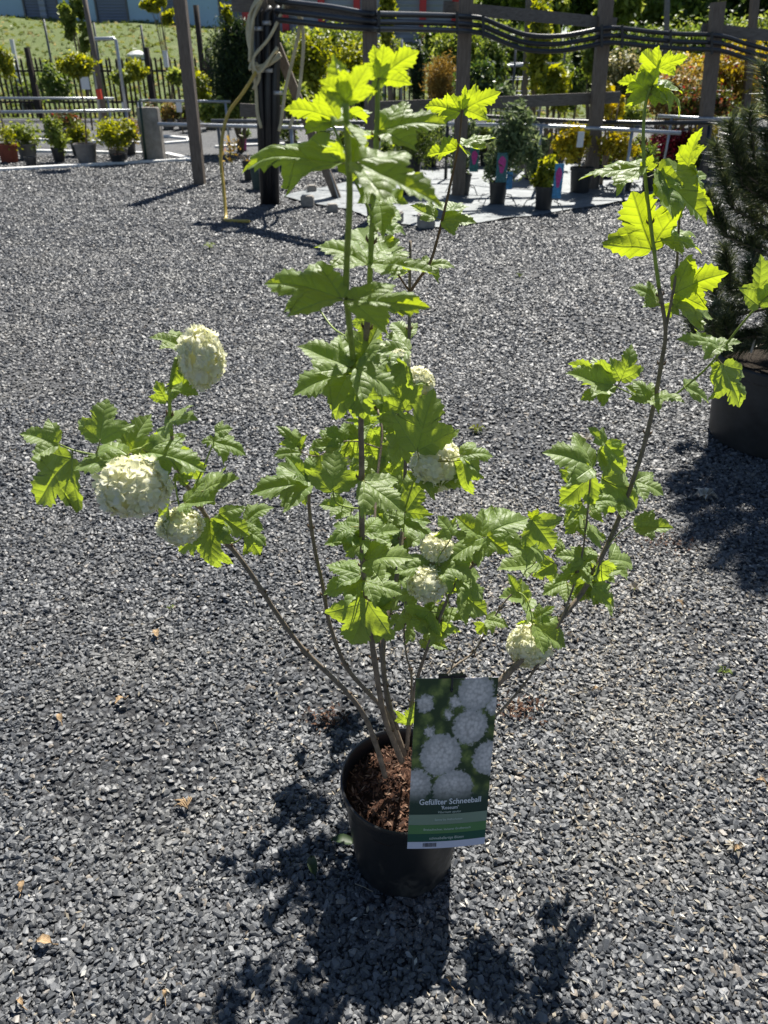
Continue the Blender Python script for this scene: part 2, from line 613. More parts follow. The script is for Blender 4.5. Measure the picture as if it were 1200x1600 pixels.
def zone(y0, y1, dens, s0, s1, margin):
    wmax = .52 * (CP * y1 + .773) + margin
    n = int(dens * 2 * wmax * (y1 - y0))
    x = rng.uniform(-wmax, wmax, n); y = rng.uniform(y0, y1, n)
    k = np.abs(x) < (.52 * (CP * y + .773) + margin)
    k &= ((x - POT_C.x) ** 2 + (y - POT_C.y) ** 2) > .088 ** 2
    k &= ~((patch(x, y) > .55) & (rng.random(n) < .72))
    x, y = x[k], y[k]
    s = s0 + (s1 - s0) * rng.random(len(x)) ** 1.7
    big = rng.random(len(x)) < .03
    s[big] *= 1.35
    z = s * rng.uniform(.0, .55, len(x)) + .0005
    return np.stack([x, y, z], 1), s


parts = [zone(.38, 1.45, 23000, .0040, .0094, .45), zone(1.45, 2.6, 15500, .0048, .0100, .5), zone(2.6, 4.4, 9800, .006, .0115, .6),
         zone(4.4, 7.2, 5200, .0075, .0135, .7), zone(7.2, 10.5, 2600, .009, .015, .5), zone(10.5, 15, 1100, .011, .018, .3)]
pts = np.concatenate([p[0] for p in parts]); scl = np.concatenate([p[1] for p in parts])
# the 280 largest stones in the foreground are pieces of their own, children of the ground
fg = np.where((pts[:, 1] < 1.35) & (pts[:, 1] > .66) & (np.abs(pts[:, 0]) < .5 * (CP * pts[:, 1] + .773)))[0]
fg = fg[np.argsort(-scl[fg])][:280]
solo_p, solo_s = pts[fg], scl[fg]
keep = np.ones(len(pts), bool); keep[fg] = False
pts, scl = pts[keep], scl[keep]
me = bpy.data.meshes.new('gravel')
me.vertices.add(len(pts))
me.vertices.foreach_set('co', pts.astype(np.float32).ravel())
a = me.attributes.new('stone_scale', 'FLOAT', 'POINT'); a.data.foreach_set('value', scl.astype(np.float32))
rot = np.stack([rng.normal(0, .38, len(pts)), rng.normal(0, .38, len(pts)), rng.uniform(0, 6.283, len(pts))], 1).astype(np.float32)
a = me.attributes.new('stone_rot', 'FLOAT_VECTOR', 'POINT'); a.data.foreach_set('vector', rot.ravel())
me.materials.append(M['stone'])
gravel = bpy.data.objects.new('gravel', me)
COL.objects.link(gravel)
tag(gravel, 'loose dark grey crushed gravel covering the yard', 'gravel', kind='stuff')
ng = bpy.data.node_groups.new('gravel_scatter', 'GeometryNodeTree')
ng.interface.new_socket('Geometry', in_out='INPUT', socket_type='NodeSocketGeometry')
ng.interface.new_socket('Geometry', in_out='OUTPUT', socket_type='NodeSocketGeometry')
gi = ng.nodes.new('NodeGroupInput'); go = ng.nodes.new('NodeGroupOutput')
join = ng.nodes.new('GeometryNodeJoinGeometry')
for k in range(12):
    pn = ng.nodes.new('GeometryNodePoints'); pn.inputs['Count'].default_value = 15
    rv = ng.nodes.new('FunctionNodeRandomValue'); rv.data_type = 'FLOAT_VECTOR'
    rv.inputs[0].default_value = (-1, -1, -1); rv.inputs[1].default_value = (1, 1, 1)
    rv.inputs['Seed'].default_value = 31 + k * 7
    nm = ng.nodes.new('ShaderNodeVectorMath'); nm.operation = 'NORMALIZE'
    ng.links.new(rv.outputs[0], nm.inputs[0])
    ml = ng.nodes.new('ShaderNodeVectorMath'); ml.operation = 'MULTIPLY'
    ng.links.new(nm.outputs[0], ml.inputs[0])
    ml.inputs[1].default_value = (1.05 + .25 * (k % 3), .78 + .08 * (k % 4), .48 + .07 * (k % 5))
    ng.links.new(ml.outputs[0], pn.inputs['Position'])
    ch = ng.nodes.new('GeometryNodeConvexHull'); ng.links.new(pn.outputs[0], ch.inputs[0])
    ss = ng.nodes.new('GeometryNodeSetShadeSmooth'); ss.inputs['Shade Smooth'].default_value = False
    ng.links.new(ch.outputs[0], ss.inputs[0])
    sm = ng.nodes.new('GeometryNodeSetMaterial'); sm.inputs['Material'].default_value = M['stone']
    ng.links.new(ss.outputs[0], sm.inputs[0])
    g2 = ng.nodes.new('GeometryNodeGeometryToInstance'); ng.links.new(sm.outputs[0], g2.inputs[0])
    ng.links.new(g2.outputs[0], join.inputs[0])
ip = ng.nodes.new('GeometryNodeInstanceOnPoints')
ng.links.new(gi.outputs[0], ip.inputs['Points']); ng.links.new(join.outputs[0], ip.inputs['Instance'])
ip.inputs['Pick Instance'].default_value = True
na = ng.nodes.new('GeometryNodeInputNamedAttribute'); na.data_type = 'FLOAT'; na.inputs[0].default_value = 'stone_scale'
nr = ng.nodes.new('GeometryNodeInputNamedAttribute'); nr.data_type = 'FLOAT_VECTOR'; nr.inputs[0].default_value = 'stone_rot'
er = ng.nodes.new('FunctionNodeEulerToRotation')
ng.links.new(nr.outputs[0], er.inputs[0]); ng.links.new(er.outputs[0], ip.inputs['Rotation'])
ng.links.new(na.outputs[0], ip.inputs['Scale'])
ng.links.new(ip.outputs[0], go.inputs[0])
md = gravel.modifiers.new('scatter', 'NODES'); md.node_group = ng

hulls = []
for k in range(10):
    bm = bmesh.new()
    ax = Vector((1.05 + .25 * (k % 3), .78 + .08 * (k % 4), .48 + .07 * (k % 5)))
    for i in range(17):
        q = Vector(rng.normal(0, 1, 3)).normalized()
        bm.verts.new((q.x * ax.x, q.y * ax.y, q.z * ax.z))
    r_ = bmesh.ops.convex_hull(bm, input=bm.verts)
    bmesh.ops.delete(bm, geom=[g for g in r_['geom_interior'] if isinstance(g, bmesh.types.BMVert)], context='VERTS')
    hm = bpy.data.meshes.new('stone'); bm.to_mesh(hm); bm.free()
    hm.materials.append(M['stone'])
    hulls.append(hm)
for i, (p, s) in enumerate(zip(solo_p, solo_s)):
    o = bpy.data.objects.new('stone', hulls[i % 10])
    COL.objects.link(o)
    o.parent = ground
    o.location = (p[0], p[1], s * .38)
    o.rotation_euler = (random.gauss(0, .3), random.gauss(0, .3), random.uniform(0, 6.28))
    o.scale = (s, s, s)

# ------------------------------------------------------------------ the snowball shrub in its pot
SH = thing('potted_snowball_shrub', POT_C, 'tall snowball shrub with round white flower heads in a black nursery pot', 'shrub')
PH, PR = .25, .131
mb = MB()
mb.lathe(POT_C, [(.0, .012), (.092, .012), (.097, .0), (.104, .002), (.109, .05), (.118, .14), (.1225, .205), (.1235, .213), (.127, .215), (.1305, .238), (.132, .2465), (.1315, .2505), (.1285, .2515), (.1262, .249), (.1245, .236), (.12, .20), (.112, .12), (.10, .03)], 72)
mb.build('plant_pot', M['hero_pot'], SH, sharp=40)
# soil with a rough surface
SOIL_Z = .212
mb = MB()
V, Fc = [], []
NR, NA = 16, 48
for i in range(NR + 1):
    for j in range(NA):
        r = .1225 * i / NR; w = 2 * math.pi * j / NA
        x, y = r * math.cos(w), r * math.sin(w)
        z = SOIL_Z + .012 * math.sin(x * 55 + 1) * math.sin(y * 48 + .5) + random.uniform(-.004, .004) - .25 * max(0, r - .095) + .012 * math.exp(-(r / .05) ** 2)
        V.append((POT_C.x + x, POT_C.y + y, z))
for i in range(NR):
    for j in range(NA):
        j2 = (j + 1) % NA
        Fc.append((i * NA + j, (i + 1) * NA + j, (i + 1) * NA + j2, i * NA + j2))
mb.add(V, Fc, 0, True)
soil = mb.build('soil', M['soil'], SH)


def flakes(n, cfun, l0, l1, tilt=.35):
    """small bent chips: returns verts, faces"""
    V = np.zeros((n, 4, 3))
    c = cfun(n)
    L = rng.uniform(l0, l1, n); W = L * rng.uniform(.18, .5, n)
    a = rng.uniform(0, 6.283, n)
    t1 = np.stack([np.cos(a), np.sin(a), rng.normal(0, tilt, n)], 1)
    t2 = np.stack([-np.sin(a), np.cos(a), rng.normal(0, tilt, n)], 1)
    V[:, 0] = c - t1 * L[:, None] * .5
    V[:, 1] = c + t2 * W[:, None] * .5
    V[:, 2] = c + t1 * L[:, None] * .5
    V[:, 3] = c - t2 * W[:, None] * .5
    Fq = np.arange(n * 4).reshape(n, 4)
    return V.reshape(-1, 3), Fq


def soil_pts(n):
    r = .118 * np.sqrt(rng.random(n)); w = rng.uniform(0, 6.283, n)
    return np.stack([POT_C.x + r * np.cos(w), POT_C.y + r * np.sin(w), SOIL_Z + .009 + rng.uniform(-.004, .008, n) + .010 * np.exp(-(r / .05) ** 2) - .25 * np.clip(r - .095, 0, 1)], 1)


mb = MB()
v, f = flakes(1500, soil_pts, .003, .016, .5); mb.arr(v, f)
o = mb.build('bark_mulch', M['chip'], SH); o['kind'] = 'stuff'

# stems: photo pixel x, y and distance d; radius in mm at start and end
B0 = (628, 1195, 1.045)
STEMS = {
    'A': ([(602, 1214, 1.00), (588, 1165, .995), (570, 1120, .99), (545, 1085, .98), (510, 1050, .97), (470, 1010, .96), (430, 955, .945), (400, 908, .93), (370, 866, .92), (345, 838, .91), (318, 800, .90), (298, 768, .89), (280, 735, .88), (270, 690, .87), (265, 640, .87), (268, 590, .865), (275, 560, .86)], 5.2, 2.0, 0),
    'B': ([(622, 1160, 1.05), (605, 1115, 1.06), (575, 1082, 1.07), (540, 1040, 1.08), (515, 975, 1.085), (505, 920, 1.085), (492, 860, 1.08), (484, 805, 1.07), (483, 770, 1.06), (487, 745, 1.055)], 5.0, 2.6, 0),
    'E': ([(628, 1190, 1.04), (612, 1150, 1.04), (598, 1110, 1.035), (585, 1030, 1.025), (574, 950, 1.01), (567, 870, .99), (565, 790, .965), (565, 720, .94), (564, 660, .92), (566, 600, .895), (572, 530, .87), (577, 450, .85), (580, 380, .835), (584, 300, .82), (589, 200, .81), (590, 128, .805)], 6.2, 2.3, 0),
    'F': ([(622, 1140, 1.06), (606, 1088, 1.09), (594, 1010, 1.15), (588, 930, 1.22), (585, 850, 1.30), (588, 760, 1.40), (597, 680, 1.48), (590, 640, 1.52)], 4.0, 2.4, 0),
    'C': ([(632, 1180, 1.06), (610, 1112, 1.09), (598, 1030, 1.13), (606, 960, 1.19), (620, 900, 1.25), (629, 830, 1.32), (632, 765, 1.38), (636, 650, 1.46), (639, 555, 1.52), (640, 457, 1.58), (641, 376, 1.62)], 6.0, 3.0, 0),
    'G': ([(636, 1170, 1.06), (641, 1110, 1.055), (656, 1047, 1.05), (685, 970, 1.05), (712, 912, 1.055), (745, 876, 1.06), (757, 845, 1.06)], 4.4, 2.0, 0),
    'H': ([(640, 1150, 1.09), (643, 1060, 1.13), (635, 1024, 1.15), (631, 978, 1.17), (634, 940, 1.19)], 2.4, 1.6, 0),
    'I': ([(652, 1165, 1.07), (680, 1090, 1.09), (704, 1047, 1.12), (739, 1020, 1.15), (760, 985, 1.17), (785, 945, 1.19), (804, 924, 1.2)], 2.8, 1.6, 0),
    'D': ([(645, 1185, 1.05), (690, 1145, 1.06), (745, 1098, 1.08), (790, 1056, 1.10), (840, 1005, 1.14), (880, 962, 1.18), (910, 925, 1.21), (940, 870, 1.24), (965, 815, 1.26), (990, 748, 1.28), (1008, 690, 1.29), (1022, 630, 1.30), (1033, 570, 1.30), (1040, 515, 1.30), (1030, 450, 1.30), (1022, 392, 1.30), (1013, 320, 1.30), (1006, 250, 1.30), (1006, 190, 1.30), (1012, 148, 1.30), (1028, 106, 1.30)], 7.0, 2.1, 0),
    'J': ([(650, 1180, 1.03), (730, 1150, 1.03), (780, 1113, 1.06), (836, 1046, 1.11), (878, 965, 1.16), (906, 882, 1.20), (917, 810, 1.22), (923, 738, 1.23)], 3.0, 1.6, 0),
}
# side twigs: belonging stem, points, r0, r1, material (0 bark, 1 green shoot, 2 bronze)
TWIGS = {
    'E': [([(564, 655, .92), (558, 600, .88), (553, 570, .85), (546, 510, .80), (541, 455, .765), (542, 400, .735), (545, 340, .705), (546, 290, .69), (543, 230, .675), (540, 160, .66)], 3.8, 2.6, 1),
          ([(587, 362, .83), (575, 325, .83), (557, 287, .83), (533, 227, .83), (517, 188, .83)], 1.6, 1.2, 1),
          ([(566, 795, .965), (545, 793, .955), (525, 785, .945), (520, 765, .94)], 1.5, 1.2, 1),
          ([(566, 560, .89), (545, 530, .95), (520, 512, 1.0), (497, 480, 1.04), (488, 462, 1.05)], 1.5, 1.1, 1)],
    'C': [([(640, 457, 1.58), (655, 435, 1.58), (672, 410, 1.58), (683, 375, 1.58), (693, 335, 1.57), (702, 295, 1.57), (712, 250, 1.56), (718, 215, 1.56), (722, 172, 1.56)], 3.4, 2.0, 2),
          ([(640, 455, 1.58), (628, 438, 1.57), (612, 412, 1.56), (607, 395, 1.56)], 2.4, 1.6, 2),
          ([(631, 800, 1.34), (648, 745, 1.25), (655, 715, 1.18)], 2.0, 1.4, 1),
          ([(637, 640, 1.47), (632, 590, 1.47), (640, 545, 1.48)], 1.6, 1.2, 1)],
    'A': [([(283, 742, .88), (262, 690, .87), (240, 690, .86), (222, 700, .85), (214, 716, .845)], 1.8, 1.4, 1),
          ([(222, 700, .85), (170, 712, .84), (120, 705, .84), (92, 694, .835)], 1.5, 1.1, 1),
          ([(300, 770, .89), (318, 730, .90), (330, 700, .91), (338, 675, .91)], 1.3, 1.0, 1),
          ([(290, 752, .885), (274, 740, .87), (276, 770, .865), (282, 798, .86)], 1.4, 1.2, 1),
          ([(357, 850, .915), (372, 845, .92), (384, 830, .92)], 1.3, 1.0, 1),
          ([(266, 600, .865), (278, 560, .86), (292, 556, .86)], 1.3, 1.3, 1)],
    'D': [([(1040, 515, 1.30), (1050, 465, 1.31), (1057, 420, 1.32), (1061, 350, 1.33), (1066, 300, 1.33), (1074, 260, 1.335)], 2.8, 1.6, 0),
          ([(1020, 632, 1.30), (1045, 622, 1.28), (1069, 606, 1.26), (1111, 568, 1.22), (1153, 514, 1.18), (1182, 480, 1.15), (1203, 460, 1.13)], 2.0, 1.6, 1),
          ([(1018, 632, 1.30), (985, 615, 1.28), (957, 602, 1.27)], 1.4, 1.1, 1),
          ([(950, 852, 1.245), (968, 832, 1.24), (985, 822, 1.235)], 1.3, 1.0, 1)],
    'J': [([(922, 740, 1.23), (932, 715, 1.235), (944, 692, 1.24)], 1.3, 1.0, 1)],
    'I': [([(804, 924, 1.2), (818, 930, 1.19), (828, 950, 1.17), (832, 975, 1.15)], 1.5, 1.4, 1),
          ([(704, 1047, 1.12), (712, 1025, 1.13), (717, 1003, 1.14)], 1.5, 1.2, 0)],
    'G': [([(700, 940, 1.05), (690, 900, 1.04), (683, 878, 1.03), (690, 862, 1.03)], 1.4, 1.2, 1),
          ([(745, 876, 1.06), (790, 850, 1.1), (822, 830, 1.12), (832, 812, 1.13)], 1.5, 1.0, 1)],
    'B': [([(505, 920, 1.085), (488, 760, 1.13), (474, 716, 1.15), (466, 700, 1.15)], 1.4, 1.0, 1)],
    'F': [([(592, 700, 1.46), (560, 690, 1.53), (530, 692, 1.56), (500, 712, 1.56), (475, 708, 1.56), (464, 696, 1.56)], 1.8, 1.2, 0)],
}
TWIGS['B'] = []


def to3(pts): return [P(*p) for p in pts]


STEM_PTS = {}
STEM_OBJ = {}
for key, (pl, r0, r1, mi) in STEMS.items():
    lines = []
    sp = spline(pl, 5)
    mbs = MB()
    L3 = to3(sp)
    n = len(L3)
    rad = [(r0 + (r1 - r0) * (i / (n - 1)) ** .8) * .001 for i in range(n)]
    # nodes: slight swellings
    for i in range(6, n - 3, 9):
        rad[i] *= 1.22
    for i in range(6, n - 3, 9):
        tdir = (L3[i + 1] - L3[i]).normalized()
        sd_ = tdir.cross(Vector((.3, 1, .2))).normalized()
        for sg in (-1, 1):
            q0 = L3[i] + sd_ * sg * rad[i] * .7
            mbs.tube([q0, q0 + sd_ * sg * rad[i] * .7 + tdir * .003, q0 + sd_ * sg * rad[i] * .9 + tdir * .008], [.0016, .0018, .0004], 6, 2)
    greenfrom = {'E': .72, 'D': .70, 'A': .82, 'J': 1.1}.get(key, 1.1)
    cut = int(n * greenfrom)
    if cut < n - 1:
        mbs.tube(L3[:cut + 1], rad[:cut + 1], 9, 0)
        mbs.tube(L3[cut:], rad[cut:], 9, 1)
    else:
        mbs.tube(L3, rad, 9, 0)
    lines.extend([(s[0], s[1], s[2]) for s in sp])
    for (tp, a0, a1, tm) in TWIGS.get(key, []):
        ts = spline(tp, 5)
        t3 = to3(ts); k = len(t3)
        mbs.tube(t3, [(a0 + (a1 - a0) * i / (k - 1)) * .001 for i in range(k)], 7, tm)
        lines.extend(ts)
    STEM_PTS[key] = np.array(lines)
    STEM_OBJ[key] = [mbs, None]

# leaf meshes -------------------------------------------------------
HALF = [(0, 0), (.07, -.05), (.17, -.045), (.25, .0), (.34, .02), (.385, .11), (.46, .13), (.485, .22), (.56, .26), (.565, .345), (.65, .44), (.655, .52), (.55, .50), (.50, .56),
        (.40, .535), (.34, .56), (.235, .535), (.28, .61), (.25, .65), (.325, .71), (.26, .75), (.285, .83), (.195, .845), (.175, .915), (.10, .92), (.075, .975), (0, 1.05)]


def make_leaf_mesh(seed, fold, droop, side, wob, lobes=1.0, mats=None):
    rs = random.Random(seed)
    ph = [rs.uniform(0, 6.28) for _ in range(6)]
    CY = .36
    left, right = [], []
    for sgn, lst in ((1, right), (-1, left)):
        k1 = rs.uniform(.9, 1.08)
        for (x, y) in HALF:
            # depth of the lobes varies from leaf to leaf
            j = 0 if x == 0 else .012
            lst.append((sgn * x * k1 * (1 if lobes == 1 else (1 - (1 - lobes) * (1 if .3 < y < .5 else .4))) + rs.uniform(-j, j), y + rs.uniform(-j, j)))
    loop = right + left[::-1][1:-1]
    b = []
    for i in range(len(loop)):
        p, q = loop[i], loop[(i + 1) % len(loop)]
        b.append(p)
        b.append(((p[0] + q[0]) / 2, (p[1] + q[1]) / 2))
    rings = [.0, .16, .34, .52, .7, .86, 1.0]
    V, UV = [], []

    def zz(x, y):
        ax = abs(x)
        ul = ax * .78 + y * .63
        dl = abs(ax * .63 - y * .78)
        z = fold * ax * (1 - .35 * y) - droop * y * y - side * ax * ax * 1.6
        z += .05 * min(ax, dl, .14) / .14 * 1.1
        z += wob * (math.sin(6 * x + ph[0]) * math.sin(5 * y + ph[1]) + .6 * math.sin(13 * x + ph[2] + 4 * y) * ax * 2 + .6 * math.sin(15 * y + ph[3]) * ax * 1.8)
        z -= .30 * droop * max(0, y - .6) ** 2 * 4
        return z
    V.append((0, CY, zz(0, CY))); UV.append((.5, CY))
    nb = len(b)
    for t in rings[1:]:
        for (x, y) in b:
            X, Y = x * t, CY + (y - CY) * t
            V.append((X, Y, zz(X, Y))); UV.append((X + .5, Y))
    Fc = []
    for j in range(nb):
        j2 = (j + 1) % nb
        Fc.append((0, 1 + j, 1 + j2))
        for i in range(len(rings) - 2):
            a0 = 1 + i * nb; a1 = a0 + nb
            Fc.append((a0 + j, a1 + j, a1 + j2, a0 + j2))
    z0 = zz(0, 0)
    V = [(x, y, z - z0) for x, y, z in V]
    me = bpy.data.meshes.new('leaf')
    me.from_pydata(V, [], Fc)
    uvl = me.uv_layers.new(name='UVMap')
    uvs = []
    for l in me.loops: uvs.extend(UV[l.vertex_index])
    uvl.data.foreach_set('uv', uvs)
    me.polygons.foreach_set('use_smooth', [True] * len(me.polygons))
    me.materials.append(mats)
    me.update()
    return me


LEAFV = {}
for mk in ('leaf', 'young'):
    LEAFV[mk] = [make_leaf_mesh(i * 5 + 1, f, d, s, w, lo, M[mk]) for i, (f, d, s, w, lo) in enumerate([
        (.10, .14, .10, .035, 1), (.22, .24, .20, .045, 1), (-.05, .10, .25, .05, 1), (.32, .10, .10, .05, .85), (.05, .35, .3, .05, 1), (.16, .2, .38, .06, .8), (.4, .3, .15, .05, .9), (.0, .05, .08, .055, 1)])]
HINT = {'e': (.1, -.62, .75), 'u': (0, -.36, .95), 'U': (0, -.25, 1), 'c': (0, -.47, .88), 'b': (0, .75, .65), 'B': (0, .97, .25), 'l': (-.6, -.4, .7), 'r': (.6, -.4, .7), 'd': (0, -1, .05)}


def nearest(key, px, py):
    A = STEM_PTS[key]
    i = np.argmin((A[:, 0] - px) ** 2 + (A[:, 1] - py) ** 2)
    return A[i]


leaf_jobs = []
nleaf = [0]


def leaf(key, bx, by, tx, ty, hint='c', dd=0.0, od=0.0, w=1.0, kind=None, v=None, stalk=True):
    np_ = nearest(key, bx, by)
    d = np_[2] + od
    Bp, Tp = P(bx, by, d), P(tx, ty, d + dd)
    rs = random.Random(int(bx * 131 + by * 17 + tx))
    y = (Tp - Bp)
    L = y.length
    y.normalize()
    hv = Vector(HINT[hint])
    if hint == 'c' and ty - by > 22 and abs(tx - bx) < 1.6 * (ty - by): hv = Vector((0, -.72, .68))
    h = hv + Vector((rs.uniform(-.22, .22), rs.uniform(-.18, .18), rs.uniform(-.12, .12)))
    x = y.cross(h); x.normalize()
    z = x.cross(y); z.normalize()
    Mx = Matrix(((x.x * L * w, y.x * L, z.x * L, Bp.x), (x.y * L * w, y.y * L, z.y * L, Bp.y), (x.z * L * w, y.z * L, z.z * L, Bp.z), (0, 0, 0, 1)))
    if kind is None: kind = 'young' if (by < 470) else 'leaf'
    if v is None: v = rs.randrange(8)
    leaf_jobs.append((key, Mx, kind, v))
    if stalk:
        Sp = P(*np_)
        dist = (Bp - Sp).length
        if dist > .002:
            mid = (Sp + Bp) / 2 + Vector((0, 0, -.12 * dist))
            STEM_OBJ[key][0].tube([Sp, Sp.lerp(mid, .6), mid.lerp(Bp, .5), Bp, Bp + y * L * .06], [.0011, .00105, .001, .00095, .0006], 6, 3)


